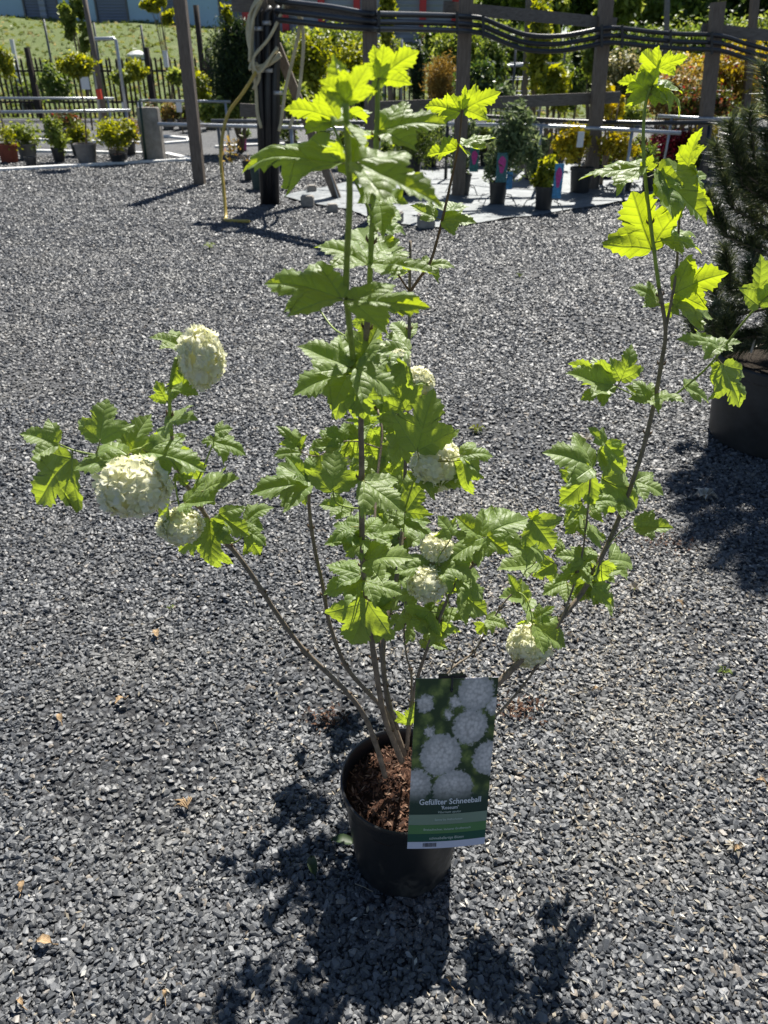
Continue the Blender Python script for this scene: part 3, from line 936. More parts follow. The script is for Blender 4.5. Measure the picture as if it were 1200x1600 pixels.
LV = {
 'A': [(281, 541, 239, 517, 'c'), (277, 568, 302, 600, 'c', .02), (270, 607, 307, 614, 'u', -.02), (261, 627, 244, 597, 'c'), (258, 665, 300, 648, 'U', -.02, -.01),
       (156, 690, 164, 624, 'c', .03, 0, 1.12), (205, 706, 228, 648, 'c', .02, .02, 1.15), (200, 711, 116, 728, 'u', -.02, -.01, 1.0), (113, 716, 52, 785, 'c', -.01, -.005, 1.05),
       (90, 693, 38, 672, 'c', -.01, 0, 1.15), (228, 706, 316, 726, 'u', -.01, .0, .85), (250, 700, 285, 682, 'c', 0, .01, 1.0), (262, 680, 246, 720, 'c', 0, .02),
       (337, 675, 361, 668, 'c', 0, 0, 1.1), (334, 690, 384, 706, 'u', 0, 0, .9), (333, 688, 314, 690, 'c', 0), (318, 768, 368, 744, 'u', -.01, 0, 1.05), (288, 786, 329, 780, 'u', -.02, -.01),
       (266, 784, 236, 834, 'l', 0, .0, .9), (283, 738, 289, 760, 'c', 0, 0, 1.1), (300, 722, 312, 750, 'c', 0, .01, 1.1), (342, 803, 385, 832, 'c', -.02, -.01, 1.05),
       (328, 812, 330, 882, 'c', -.03, -.015, .95), (305, 838, 278, 862, 'c', 0, .01), (336, 852, 331, 888, 'c', 0, .01, 1.2), (384, 814, 420, 790, 'u', 0, 0, 1.0),
       (385, 828, 416, 846, 'c', -.01, 0, 1.0), (390, 842, 407, 867, 'c', 0, .01, 1.1), (310, 770, 330, 735, 'c', .01, .02, .9), (276, 700, 296, 735, 'c', 0, .03, 1.0)],
 'E': [(534, 467, 412, 430, 'e', .03, -.02, .62, None, 0), (546, 468, 664, 474, 'e', -.02, -.02, .55, None, 2), (545, 574, 476, 527, 'c', .01, -.02, 1.0, 'leaf', 1),
       (545, 585, 460, 606, 'c', -.02, -.02, 1.05, 'leaf', 0), (540, 600, 522, 655, 'c', 0, -.02, 1.0, 'leaf', 2), (556, 575, 618, 609, 'c', -.01, -.03, 1.15, 'leaf', 0),
       (560, 588, 568, 655, 'c', 0, -.02, 1.0, 'leaf', 7), (556, 570, 598, 492, 'c', .03, .0, .85, 'leaf', 3), (552, 580, 545, 545, 'c', .02, -.02, 1.2, 'leaf'),
       (576, 415, 497, 374, 'u', .02, .0, .8, None, 0), (581, 412, 676, 402, 'u', -.02, .0, .7, None, 1), (582, 405, 560, 350, 'u', .06, .02, 1.0, None, 7),
       (574, 472, 547, 452, 'c', .0, .03, 1.1, 'leaf'), (487, 463, 440, 476, 'c', 0, 0, 1.1, 'leaf'), (492, 475, 506, 458, 'c', 0, 0, 1, 'young'), (580, 500, 560, 540, 'c', 0, .05, 1.1, 'leaf'),
       (540, 160, 522, 92, 'B', .02, 0, .85, None, 3), (541, 158, 575, 100, 'b', -.02, 0, .8, None, 3), (541, 160, 506, 112, 'b', -.01, 0, .7, None, 6),
       (591, 124, 584, 72, 'B', 0, 0, .9, None, 3), (592, 124, 652, 76, 'B', -.01, 0, .75, None, 0), (590, 132, 566, 150, 'b', -.02, 0, .8, None, 1), (589, 140, 606, 128, 'b', .02),
       (527, 188, 448, 162, 'b', -.01, .0, .75, None, 0), (530, 190, 574, 208, 'b', -.03, .0, .8, None, 1), (520, 190, 505, 150, 'u', .05, .0, .9, None, 2), (522, 188, 520, 138, 'b', .02, .01, .6), (528, 186, 568, 163, 'u', .04, .02, .9),
       (532, 254, 374, 246, 'e', .02, -.02, .5, None, 5), (556, 254, 690, 284, 'e', -.02, -.03, .78, None, 1), (550, 272, 562, 208, 'B', .02, .01, .95, None, 0), (548, 268, 520, 225, 'b', .05, .01, .7),
       (592, 205, 692, 182, 'e', .0, .0, .7, None, 0), (590, 215, 560, 195, 'U', .05, 0, .9), (590, 360, 622, 324, 'c', .03, 0, .9, 'leaf'), (588, 300, 602, 340, 'b', -.05, .02, .8),
       (520, 768, 525, 705, 'c', .03, 0, 1.3, 'leaf', 7), (535, 790, 500, 788, 'c', 0, .01, 1.1), (569, 752, 624, 790, 'u', -.03, -.02, 1.15, None, 2), (566, 792, 590, 770, 'c', 0, .02, 1.0),
       (563, 838, 508, 848, 'u', -.01, 0, .85), (569, 832, 590, 806, 'u', .02, 0, 1.2), (573, 833, 626, 819, 'c', .02, .02, .8), (566, 850, 540, 868, 'c', -.01, 0.01, 1.1),
       (572, 876, 638, 866, 'u', -.02, -.01, 1.05, None, 0), (566, 905, 505, 918, 'c', -.01, 0, 1.1, None, 1), (564, 898, 512, 880, 'u', .02, 0, .9), (571, 908, 626, 924, 'u', -.02, -.01, .95, None, 2),
       (575, 940, 546, 1017, 'c', -.02, -.02, 1.0, None, 1), (584, 956, 612, 936, 'c', 0, .01, 1.2), (590, 975, 618, 1000, 'c', -.01, .01, 1.0), (575, 930, 600, 975, 'c', -.01, .01, .9), (566, 720, 545, 735, 'c', 0, .03, 1.1)],
 'C': [(638, 425, 606, 432, 'c', .02, .0, 1.1), (655, 420, 708, 410, 'c', 0, 0, .85, 'leaf'), (608, 400, 630, 385, 'u', 0, 0, 1, 'leaf'), (637, 530, 614, 500, 'u', .04, 0, 1.1, 'leaf'), (640, 548, 588, 538, 'c', 0, -.05, 1.2, 'leaf', 1),
       (636, 572, 607, 602, 'c', 0, -.08, 1.2), (632, 640, 618, 586, 'c', 0, -.05, 1.0), (630, 645, 610, 690, 'c', 0, -.1, 1.1), (634, 690, 606, 720, 'c', 0, -.1, 1.2),
       (718, 174, 664, 163, 'B', -.01, 0, .75), (726, 172, 779, 143, 'B', .0, 0, .85), (722, 170, 727, 134, 'b', 0, 0, .5), (722, 172, 700, 152, 'u', .05, 0, .8),
       (714, 232, 667, 240, 'b', -.02, 0, .75), (717, 228, 736, 236, 'b', -.03, 0, 1.1), (722, 228, 773, 210, 'u', .02, 0, .8), (680, 340, 648, 315, 'c', 0, 0, .9, 'leaf'), (692, 345, 742, 344, 'c', -.02, 0, 1.0, 'leaf'), (694, 330, 715, 305, 'u', .05, 0, 1.0, 'leaf'),
       (652, 704, 676, 612, 'c', .03, .0, .88, 'leaf', 0), (646, 738, 728, 752, 'u', -.04, -.04, .6, 'leaf', 2), (720, 712, 768, 704, 'c', 0, -.02, .95, 'leaf', 4), (724, 718, 727, 776, 'l', -.02, -.02, .75, 'leaf', 4), (668, 690, 712, 660, 'c', .05, .1, .9, 'leaf'),
       (634, 800, 658, 762, 'c', 0, -.02, 1.2), (632, 812, 605, 800, 'u', 0, -.04, 1.1), (630, 815, 672, 812, 'c', 0, -.02, .8), (632, 818, 677, 842, 'u', -.03, -.04, 1.05), (628, 836, 600, 850, 'c', 0, .02, 1.1), (626, 850, 600, 890, 'c', 0, .03, 1.1),
       (634, 770, 615, 745, 'c', 0, -.02, 1.2), (636, 700, 622, 660, 'c', 0, .02, 1.2), (622, 905, 645, 895, 'c', 0, .03, 1.2), (616, 915, 598, 930, 'c', 0, .02, 1.2), (645, 600, 668, 585, 'u', .03, .02, 1.0, 'leaf')],
 'F': [(530, 692, 484, 700, 'c', -.02, 0, 1.15), (538, 690, 514, 668, 'c', 0, 0, 1.2), (545, 690, 560, 720, 'c', 0, 0, 1.2), (598, 668, 624, 648, 'c', 0, .04, 1.2), (592, 645, 575, 622, 'c', 0, .04, 1.2), (590, 640, 612, 580, 'c', .03, .05, 1.0, 'young'),
       (594, 700, 628, 720, 'c', 0, .05, 1.2), (590, 740, 570, 712, 'c', .02, .05, 1.3), (588, 760, 612, 742, 'c', 0, .05, 1.2), (586, 800, 606, 820, 'c', 0, .04, 1.1), (560, 690, 540, 660, 'u', .04, .05, 1.1), (586, 860, 560, 880, 'c', 0, .05, 1.1), (575, 690, 590, 730, 'c', 0, .08, 1.3),
       (470, 708, 428, 708, 'u', 0, 0, .85), (466, 698, 440, 666, 'c', 0, 0, .7), (470, 702, 478, 680, 'c', 0, 0, .8), (500, 712, 480, 735, 'c', 0, 0, 1.1), (552, 694, 575, 665, 'c', .02, .1, 1.3), (590, 720, 560, 745, 'c', 0, .12, 1.3)],
 'B': [(484, 757, 394, 763, 'u', -.02, -.02, .8, None, 0), (486, 752, 450, 712, 'u', .0, -.01, .85, None, 3), (487, 750, 522, 708, 'u', .02, 0, .8, None, 3), (482, 760, 452, 782, 'c', 0, .02, .9)],
 'G': [(752, 846, 704, 868, 'u', -.02, 0, 1.15, None, 0), (755, 840, 722, 806, 'c', .0, -.01, 1.1, 'young', 1), (760, 836, 824, 806, 'c', .03, .01, 1.1, None, 7), (761, 838, 795, 862, 'c', -.02, -.02, 1.0, 'young', 1), (765, 832, 800, 790, 'c', .04, .03, 1.0),
       (706, 838, 687, 806, 'c', .01, -.01, 1.15), (831, 812, 866, 858, 'c', -.02, 0, 1.05), (815, 846, 858, 868, 'u', -.01, .0, 1.0), (836, 880, 780, 886, 'u', -.02, .03, 1.0), (866, 880, 832, 900, 'c', 0, .05, 1.1),
       (670, 882, 618, 892, 'c', -.01, 0, .95), (688, 884, 738, 898, 'c', -.02, 0, 1.1), (716, 905, 758, 926, 'c', -.02, 0, 1.05), (720, 926, 764, 958, 'c', -.02, 0, .95), (702, 905, 704, 934, 'c', 0, .02, 1.1), (832, 812, 840, 796, 'c', 0, 0, 1, 'young'),
       (672, 955, 648, 988, 'c', 0, 0, 1.2), (690, 972, 684, 1002, 'c', 0, 0, 1.3), (684, 950, 706, 972, 'c', 0, .02, 1.2), (650, 965, 622, 965, 'c', 0, .05, 1.2), (655, 925, 620, 930, 'u', 0, .08, 1.2), (680, 940, 660, 925, 'c', 0, .04, 1.3), (690, 960, 664, 970, 'u', 0, .03, 1.3), (735, 880, 712, 856, 'c', 0, .05, 1.0)],
 'H': [(633, 940, 655, 950, 'c', 0, 0, 1.2), (632, 975, 612, 962, 'c', 0, 0, 1.3), (634, 985, 650, 1000, 'c', 0, 0, 1.2), (645, 1130, 648, 1108, 'c', -.02, -.05, 1.1)],
 'I': [(760, 968, 792, 976, 'u', -.02, 0, 1.0), (757, 975, 745, 990, 'c', 0, 0, 1.2), (808, 926, 800, 900, 'c', 0, 0, .8), (835, 976, 890, 1006, 'c', -.02, -.01, .9), (838, 966, 864, 948, 'c', 0, 0, .8), (815, 928, 828, 942, 'c', 0, 0, 1), (840, 985, 862, 1010, 'c', 0, .02, 1.0)],
 'D': [(1027, 472, 992, 445, 'c', 0, 0, 1.0, 'leaf'), (1055, 458, 1129, 424, 'B', .0, 0, 1.0, 'young', 0), (1052, 475, 1040, 498, 'c', 0, 0, 1, 'leaf'), (1056, 478, 1116, 492, 'c', .02, 0, .95, 'leaf'),
       (1124, 542, 1064, 526, 'u', -.01, 0, .75), (1116, 543, 1157, 530, 'U', 0, 0, .8), (1130, 570, 1161, 634, 'c', -.01, -.01, .8, None, 2), (1068, 602, 1116, 618, 'u', 0, 0, .85), (1126, 568, 1110, 600, 'l', 0, 0, .8),
       (957, 602, 890, 580, 'c', 0, 0, .95, None, 3), (955, 604, 908, 622, 'c', 0, 0, .9), (957, 598, 893, 562, 'B', .02, .01, .6), (970, 594, 990, 546, 'c', 0, 0, .85), (1013, 626, 997, 594, 'c', .01, -.01, 1.1), (1018, 626, 1065, 620, 'u', -.04, -.02, .95), (1003, 622, 985, 600, 'c', 0, .02, .9),
       (1186, 478, 1192, 402, 'c', 0, 0, .9), (1190, 470, 1206, 440, 'c', 0, 0, .9),
       (1027, 106, 996, 76, 'B', -.02, 0, .7), (1030, 106, 1073, 87, 'B', -.01, 0, .8), (1017, 132, 964, 116, 'b', -.01, 0, .6), (1018, 148, 985, 118, 'B', -.02, 0, .95), (1020, 132, 1077, 156, 'u', .01, 0, .8), (1018, 135, 1040, 118, 'u', .05, 0, 1), (1016, 145, 1046, 156, 'b', -.01),
       (1004, 260, 909, 270, 'u', .0, 0, .75, None, 2), (1010, 268, 1018, 242, 'b', 0, 0, .9), (1028, 268, 1122, 328, 'u', -.03, 0, .85, None, 1), (1075, 258, 1087, 200, 'B', 0, 0, .75), (1076, 262, 1094, 294, 'b', -.03, 0, .8), (1032, 268, 1060, 330, 'u', -.04, 0, .6), (1066, 285, 1104, 268, 'u', .03, .02, .7), (1072, 300, 1124, 318, 'b', -.03, .02, .7),
       (1018, 390, 986, 301, 'B', .0, 0, 1.15, 'young', 7), (1034, 376, 1088, 378, 'u', .0, 0, .95, None, 0), (1038, 380, 1082, 345, 'u', .05, .02, .9), (1060, 420, 1095, 450, 'b', -.02, .02, .8),
       (992, 752, 1038, 768, 'u', -.02, 0, 1.05), (992, 822, 1050, 823, 'c', -.02, 0, .85), (940, 748, 1004, 792, 'c', 0, .0, .75), (958, 782, 992, 795, 'c', 0, -.01, 1.1, 'young'), (945, 842, 916, 838, 'u', 0, 0, .6), (936, 878, 942, 918, 'c', 0, 0, .8), (928, 916, 956, 944, 'c', -.01, 0, .85), (920, 900, 905, 935, 'c', 0, .02, .9), (900, 925, 930, 905, 'c', 0, .03, .9), (962, 790, 940, 770, 'c', 0, .02, 1)],
 'J': [(926, 730, 858, 702, 'c', 0, 0, 1.0, None, 0), (944, 692, 926, 667, 'c', 0, 0, .8), (946, 694, 982, 720, 'c', 0, 0, .75), (936, 702, 978, 738, 'c', 0, .01, .9), (924, 744, 876, 786, 'c', 0, 0, 1.0, None, 2), (918, 802, 880, 806, 'b', 0, 0, .8), (930, 750, 890, 745, 'u', .02, .02, .7),
       (914, 876, 874, 866, 'c', 0, 0, 1.0), (906, 890, 866, 912, 'u', -.02, 0, .7), (908, 880, 930, 868, 'c', 0, .02, .9), (880, 860, 862, 842, 'c', 0, .05, 1.0), (920, 760, 935, 790, 'c', 0, .02, .9)],
}
for (bx, by, tx, ty) in ((530, 560, 492, 548), (520, 575, 482, 590), (525, 600, 486, 612), (535, 610, 520, 645), (545, 560, 525, 535), (540, 590, 505, 575), (550, 600, 545, 640), (515, 590, 500, 560), (530, 625, 512, 650), (560, 570, 580, 600)):
    LV['F'].append((bx, by, tx, ty, 'u', 0, -.07, 1.1, 'leaf'))
rq = random.Random(21)
for key_, n_, (x0_, x1_, y0_, y1_) in (('E', 8, (530, 610, 800, 960)), ('F', 10, (560, 630, 780, 960)), ('C', 8, (600, 650, 780, 930)), ('G', 10, (640, 740, 870, 1000)), ('J', 9, (870, 935, 700, 930)), ('D', 12, (880, 965, 850, 950)), ('I', 5, (800, 870, 930, 1000))):
    for i in range(n_):
        bx, by = rq.uniform(x0_, x1_), rq.uniform(y0_, y1_)
        nn_ = nearest(key_, bx, by)
        bx, by = nn_[0] + (bx - nn_[0]) * .5, nn_[1] + (by - nn_[1]) * .5
        a = rq.uniform(-.6, 3.7); L = rq.uniform(26, 46)
        LV[key_].append((bx, by, bx + L * math.cos(a), by + L * math.sin(a) * .7, rq.choice('ccuu'), rq.uniform(-.03, .03), rq.uniform(0, .09), rq.uniform(.9, 1.2), 'leaf'))
# back of the bush, leaning away from the camera, partly hidden behind the front leaves
rb = random.Random(5)
for i in range(40):
    bx, by = rb.uniform(520, 640), rb.uniform(570, 760)
    a = rb.uniform(0, 6.28); L = rb.uniform(24, 38)
    LV['C'].append((bx, by, bx + L * math.cos(a), by + L * math.sin(a), rb.choice('ccub'), rb.uniform(-.02, .02), rb.uniform(.08, .42), 1.1, 'leaf', None, False))
for key, lst in LV.items():
    for a in lst: leaf(key, *a)

# flower heads ------------------------------------------------------
def head_mesh(seed, nf=110):
    rs = np.random.default_rng(seed)
    V, Fc = [], []
    for i in range(nf):
        z = 1 - 2 * (i + .5) / nf
        w = i * 2.39996 + rs.normal(0, .12)
        n = Vector((math.sqrt(1 - z * z) * math.cos(w), math.sqrt(1 - z * z) * math.sin(w), z)) + Vector(rs.normal(0, .08, 3))
        n.normalize()
        t = n.orthogonal().normalized(); b = n.cross(t)
        rad = .82 + rs.normal(0, .035)
        tw = rs.uniform(0, 6.28); s = .29 * rs.uniform(.85, 1.15)
        tilt = Vector(rs.normal(0, .3, 3))
        for k in range(5):
            a = tw + k * 2 * math.pi / 5
            u = (t * math.cos(a) + b * math.sin(a)); v = (-t * math.sin(a) + b * math.cos(a))
            nn = n + tilt
            i0 = len(V)
            c = n * rad
            lift = rs.uniform(.02, .17)
            V += [c, c + u * s * .45 - v * s * .36 + nn * .05, c + u * s * .55 + nn * .02, c + u * s * .45 + v * s * .36 + nn * .05,
                  c + u * s * .88 - v * s * .33 + nn * lift, c + u * s * 1.0 + nn * (lift - .04), c + u * s * .88 + v * s * .33 + nn * lift]
            Fc += [(i0, i0 + 1, i0 + 2), (i0, i0 + 2, i0 + 3), (i0 + 1, i0 + 4, i0 + 5, i0 + 2), (i0 + 2, i0 + 5, i0 + 6, i0 + 3)]
    # pale core
    i0 = len(V)
    NU, NV_ = 14, 8
    for j in range(NV_ + 1):
        for i in range(NU):
            th = math.pi * j / NV_; w = 2 * math.pi * i / NU
            V.append(Vector((math.sin(th) * math.cos(w), math.sin(th) * math.sin(w), math.cos(th))) * .75)
    for j in range(NV_):
        for i in range(NU):
            i2 = (i + 1) % NU
            Fc.append((i0 + j * NU + i, i0 + (j + 1) * NU + i, i0 + (j + 1) * NU + i2, i0 + j * NU + i2))
    me = bpy.data.meshes.new('flower_head')
    me.from_pydata([tuple(v) for v in V], [], Fc)
    me.polygons.foreach_set('use_smooth', [True] * len(me.polygons))
    me.materials.append(M['petal'])
    return me


HEADS = [head_mesh(3), head_mesh(4), head_mesh(5)]
FL = [('A', 314, 559, 34, 46, 0, (292, 556)), ('A', 209, 760, 54, 43, -.035, (214, 716)), ('A', 282, 822, 33, 26, 0, (282, 798)), ('C', 684, 726, 40, 38, .02, (655, 715)), ('C', 652, 600, 24, 26, .05, (640, 590)), ('C', 624, 563, 17, 17, -.05, (636, 556)),
      ('G', 682, 858, 24, 26, .03, (690, 866)), ('G', 668, 912, 29, 28, -.01, (682, 880)), ('I', 827, 1009, 34, 31, 0, (832, 975)), ('F', 606, 690, 12, 12, .12, (596, 690)), ('F', 545, 715, 11, 11, .1, (545, 695))]
heads = []
for i, (key, px, py, rx, ry, od, at) in enumerate(FL):
    nn = nearest(key, *at)
    c = P(px, py, nn[2] + od)
    s = m_per_px(c)
    Sp = P(*nn)
    STEM_OBJ[key][0].tube([Sp, Sp.lerp(c, .5) + Vector((0, 0, .004)), c], [.0014, .0013, .0013], 6, 1)
    heads.append((key, c, rx * s * 1.1, ry * s * 1.1, i))

for key, (mbs, _) in STEM_OBJ.items():
    so = mbs.build('stem', [M['bark'], M['green_stem'], M['bronze_stem'], M['petiole']], SH)
    STEM_OBJ[key][1] = so
for key, Mx, kind, v in leaf_jobs:
    o = bpy.data.objects.new('leaf', LEAFV[kind][v])
    COL.objects.link(o)
    o.parent = STEM_OBJ[key][1]
    o.matrix_basis = Matrix.Translation(-POT_C) @ Mx
for key, c, rx, ry, i in heads:
    o = bpy.data.objects.new('flower_head', HEADS[i % 3])
    COL.objects.link(o)
    o.parent = STEM_OBJ[key][1]
    o.location = c - POT_C
    o.rotation_euler = (.5 * math.sin(i), .4, i * 1.3)
    o.scale = ((rx + ry) / 2,) * 3 if abs(rx - ry) < rx * .2 else (rx, rx, ry)
    if abs(rx - ry) >= rx * .2: o.rotation_euler = (0, 0, i)

# ------------------------------------------------------------------ the plant label on its stake
TL, TR, BR, BL = P(650, 1060, .962), P(779, 1058, .962), P(757, 1318, .872), P(636, 1326, .872)
CN = (TR - TL).cross(BL - TL).normalized()
if CN.y > 0: CN = -CN
CASP = 2.05


def cp(u, v, off=0.0):
    t = TL.lerp(TR, u); b = BL.lerp(BR, u)
    return b.lerp(t, v) + CN * (off + .004 * math.sin(math.pi * u) * (1 - v * .5))


def card_mat():
    m = NT('printed_flower_photo')
    uv = m.n('ShaderNodeUVMap').outputs[0]
    sp = m.n('ShaderNodeSeparateXYZ'); m.l(uv, sp.inputs[0])
    mp = m.n('ShaderNodeMapping'); m.l(uv, mp.inputs[0]); mp.inputs['Scale'].default_value = (1, CASP, 1)
    q = mp.outputs[0]
    f1 = m.noise(7, 4, .6, q); f2 = m.noise(22, 4, .6, q)
    vl = m.n('ShaderNodeTexVoronoi'); vl.inputs['Scale'].default_value = 7; m.l(q, vl.inputs['Vector'])
    bg = m.ramp(f1, [(.3, (.03, .05, .015)), (.48, (.10, .15, .035)), (.6, (.21, .26, .06)), (.75, (.3, .31, .1))])
    bg = m.mix(m.smooth(vl.outputs['Distance'], .3, .75), bg, (.02, .05, .015))
    vw = m.n('ShaderNodeTexVoronoi'); vw.inputs['Scale'].default_value = 24; m.l(q, vw.inputs['Vector'])
    white = m.ramp(m.math('ADD', m.math('MULTIPLY', vw.outputs['Distance'], .6), m.math('MULTIPLY', f2, .5)), [(.2, (.86, .79, .74)), (.5, (.72, .66, .62)), (.8, (.45, .41, .38))])
    c = bg
    for (bx, by, br) in [(.13, .86, .10), (.74, .92, .21), (.98, .84, .10), (.70, .725, .205), (.36, .565, .245), (.97, .535, .2), (.06, .385, .20), (.54, .355, .24), (.2, .7, .06), (.42, .8, .05), (.5, .87, .07)]:
        dx = m.math('SUBTRACT', sp.outputs[0], bx); dy = m.math('MULTIPLY', m.math('SUBTRACT', sp.outputs[1], by), CASP)
        dd = m.math('SQRT', m.math('ADD', m.math('MULTIPLY', dx, dx), m.math('MULTIPLY', dy, dy)))
        dd = m.math('ADD', dd, m.math('MULTIPLY', m.math('SUBTRACT', f2, .5), .16))
        br *= 1.03
        mk = m.math('SUBTRACT', 1.0, m.smooth(dd, br - .02, br + .02))
        shade = m.math('MULTIPLY', m.smooth(dd, br * .35, br * 1.05), .75)
        c = m.mix(mk, c, m.mix(shade, white, (.38, .37, .36)))
    # printed picture runs into a dark green field at its foot
    c = m.mix(m.math('SUBTRACT', 1.0, m.smooth(sp.outputs[1], .255, .42)), c, (.012, .045, .032))
    m.col(c); m.set(.35, .5)
    return m.mat


M['card'] = card_mat()
M['p1'] = plain('print_sage', (.22, .29, .21), .35, .5, var=.05, bump=0)
M['p2'] = plain('print_mid_green', (.09, .22, .075), .35, .5, var=.05, bump=0)
M['p3'] = plain('print_deep_green', (.008, .085, .055), .35, .5, var=.05, bump=0)
M['p4'] = plain('print_white', (.62, .62, .72), .35, .5, var=.03, bump=0)
M['ink'] = plain('print_letter_white', (.82, .83, .84), .4, .5, var=.02, bump=0)
M['ink2'] = plain('print_letter_pale', (.60, .68, .60), .4, .5, var=.02, bump=0)
M['black_ink'] = plain('print_black', (.02, .02, .03), .4, .5, var=.02, bump=0)
stake_base = Vector((TL.lerp(TR, .45).x - .004, .985, SOIL_Z - .03))
LB = thing('plant_label', stake_base, 'printed plant label showing white snowball flowers, hung on a black stake in the pot', 'label')


def card_rect(mb, u0, u1, v0, v1, off, nu=8, nv=6, mi=0):
    V = [cp(u0 + (u1 - u0) * i / nu, v0 + (v1 - v0) * j / nv, off) for j in range(nv + 1) for i in range(nu + 1)]
    Fc = [(j * (nu + 1) + i, j * (nu + 1) + i + 1, (j + 1) * (nu + 1) + i + 1, (j + 1) * (nu + 1) + i) for j in range(nv) for i in range(nu)]
    mb.add(V, Fc, mi, True)
    return V


mb = MB()
card_rect(mb, 0, 1, 0, 1, 0, 8, 10, 0)
n1 = len(mb.v)
card_rect(mb, 0, 1, 0, 1, -.0009, 8, 10, 1)
for k in range(8):      # edges of the card
    for (ra, rb_) in ((0, 0), (10, 10)):
        i0 = ra * 9 + k
        mb.add([mb.v[i0], mb.v[i0 + 1], mb.v[n1 + i0 + 1], mb.v[n1 + i0]], [(0, 1, 2, 3)], 1)
for k in range(10):
    for cidx in (0, 8):
        i0 = k * 9 + cidx; i1 = i0 + 9
        mb.add([mb.v[i0], mb.v[i1], mb.v[n1 + i1], mb.v[n1 + i0]], [(0, 1, 2, 3)], 1)
card = mb.build('card', [M['card'], M['p4']], LB)
uvl = card.data.uv_layers.new(name='UVMap')
grid_uv = [(i / 8, j / 10) for j in range(11) for i in range(9)]
nv_ = len(card.data.vertices)
for l in card.data.loops:
    vi = l.vertex_index
    uvl.data[l.index].uv = grid_uv[vi] if vi < 99 else (grid_uv[vi - 99] if vi < 198 else (0, 0))
for nm, v0, v1, mt in (('sage_band', .148, .212, 'p1'), ('green_band', .092, .148, 'p2'), ('deep_green_band', .043, .092, 'p3'), ('white_band', .0, .043, 'p4')):
    mb = MB(); card_rect(mb, 0.001, .999, v0 + .0005, v1 - .0002, .0006, 8, 1)
    mb.build('print_band', M[mt], card)
mb = MB()
u = .20
rbk = random.Random(2)
while u < .37:
    w = rbk.choice([.004, .006, .009]); card_rect(mb, u, u + w, .012, .036, .0012, 1, 1); u += w + rbk.choice([.004, .006])
mb.build('barcode', M['black_ink'], card)
dg = None


def lettering(txt, uc, vc, width, mat, bold=0.0, shear=0.0):
    cu = bpy.data.curves.new('lettering', 'FONT')
    cu.body = txt
    cu.size = 1; cu.align_x = 'CENTER'; cu.align_y = 'CENTER'; cu.resolution_u = 3
    cu.offset = bold; cu.shear = shear
    t = bpy.data.objects.new('lettering_tmp', cu)
    COL.objects.link(t)
    bpy.context.view_layer.update()
    me = bpy.data.meshes.new_from_object(t.evaluated_get(bpy.context.evaluated_depsgraph_get()))
    COL.objects.unlink(t); bpy.data.objects.remove(t)
    xs = [v.co.x for v in me.vertices]
    k = width / (max(xs) - min(xs)); xm = (max(xs) + min(xs)) / 2
    for v in me.vertices:
        uu = uc + (v.co.x - xm) * k; vv = vc + v.co.y * k / CASP
        v.co = cp(uu, vv, .0014) - stake_base
    me.materials.clear(); me.materials.append(mat)
    o = bpy.data.objects.new('lettering', me)
    COL.objects.link(o); o.parent = card; ORIGIN[o] = stake_base
    return o


lettering('Gefüllter Schneeball', .515, .288, .78, M['ink'], .014)
lettering("'Roseum'", .515, .252, .22, M['ink'], .008)
lettering('Viburnum opulus', .515, .226, .29, M['ink2'], 0, .25)
lettering('Sonne bis Halbschatten', .51, .180, .35, M['ink2'], .0)
lettering('Breitaufrechter, lockerer Großstrauch', .50, .120, .60, M['ink2'], .0)
lettering('schneeballartige Blüten', .50, .066, .44, M['ink2'], .0)
mb = MB()
top = cp(.45, 1.0, .0)
mb.tube([stake_base, Vector((stake_base.x, stake_base.y, top.z - .02)) + Vector((0, -.002, 0)), top + Vector((0, .004, .006))], [.0025, .0025, .002], 8)
mb.beam(cp(.27, 1.012, .0), cp(.60, 1.016, .0), .006, .006)
mb.beam(cp(.44, 1.012, .003), cp(.437, .945, .004), .0035, .0035)
mb.tube([cp(.437, .95, .0045), cp(.436, .933, .0045)], [.003, .0022], 8)
mb.build('stake', M['black_plastic'], LB)


# ------------------------------------------------------------------ big pine in a tub at the right
def tubpos(px, d): 
    p = P(px, 500, d); return Vector((p.x, d, 0))


PC = Vector((1.77, 3.16, 0))
PN = thing('potted_pine', PC, 'bushy dark pine with long needles in a big black tub', 'pine')
mb = MB()
mb.lathe(PC, [(0, .01), (.235, .01), (.245, 0), (.262, .02), (.286, .26), (.29, .335), (.30, .34), (.305, .38), (.298, .388), (.288, .38), (.278, .31), (.25, .05)], 56)
mb.build('plant_tub', M['dark_plastic'], PN, sharp=35)
mb = MB(); mb.lathe(PC, [(.283, .33), (.15, .35), (.0, .355)], 30); mb.build('soil', M['dark_soil'], PN)
mb = MB(); nb_ = MB()
rp = random.Random(3)
mb.tube([PC + Vector((0, 0, .34)), PC + Vector((.02, .0, .7)), PC + Vector((-.02, .02, 1.05)), PC + Vector((0, 0, 1.35))], [.03, .026, .018, .009], 8)
shoots = []
for i in range(115):
    z0 = rp.uniform(.46, 1.15); a = rp.uniform(0, 6.283)
    reach = rp.uniform(.18, .44) * (1.0 if z0 < .95 else .8)
    st = PC + Vector((0, 0, z0))
    dirv = Vector((math.cos(a), math.sin(a), rp.uniform(-.75, .35) if z0 < .72 else rp.uniform(.25, .8)))
    en = st + Vector((dirv.x * reach, dirv.y * reach, dirv.z * reach * .8 + .05))
    tip = en + Vector((dirv.x * .06, dirv.y * .06, rp.uniform(.10, .18)))
    mb.tube([st, st.lerp(en, .55) + Vector((0, 0, -.01)), en, tip], [.010, .007, .005, .003], 6)
    shoots.append((st.lerp(en, .5), en, tip))
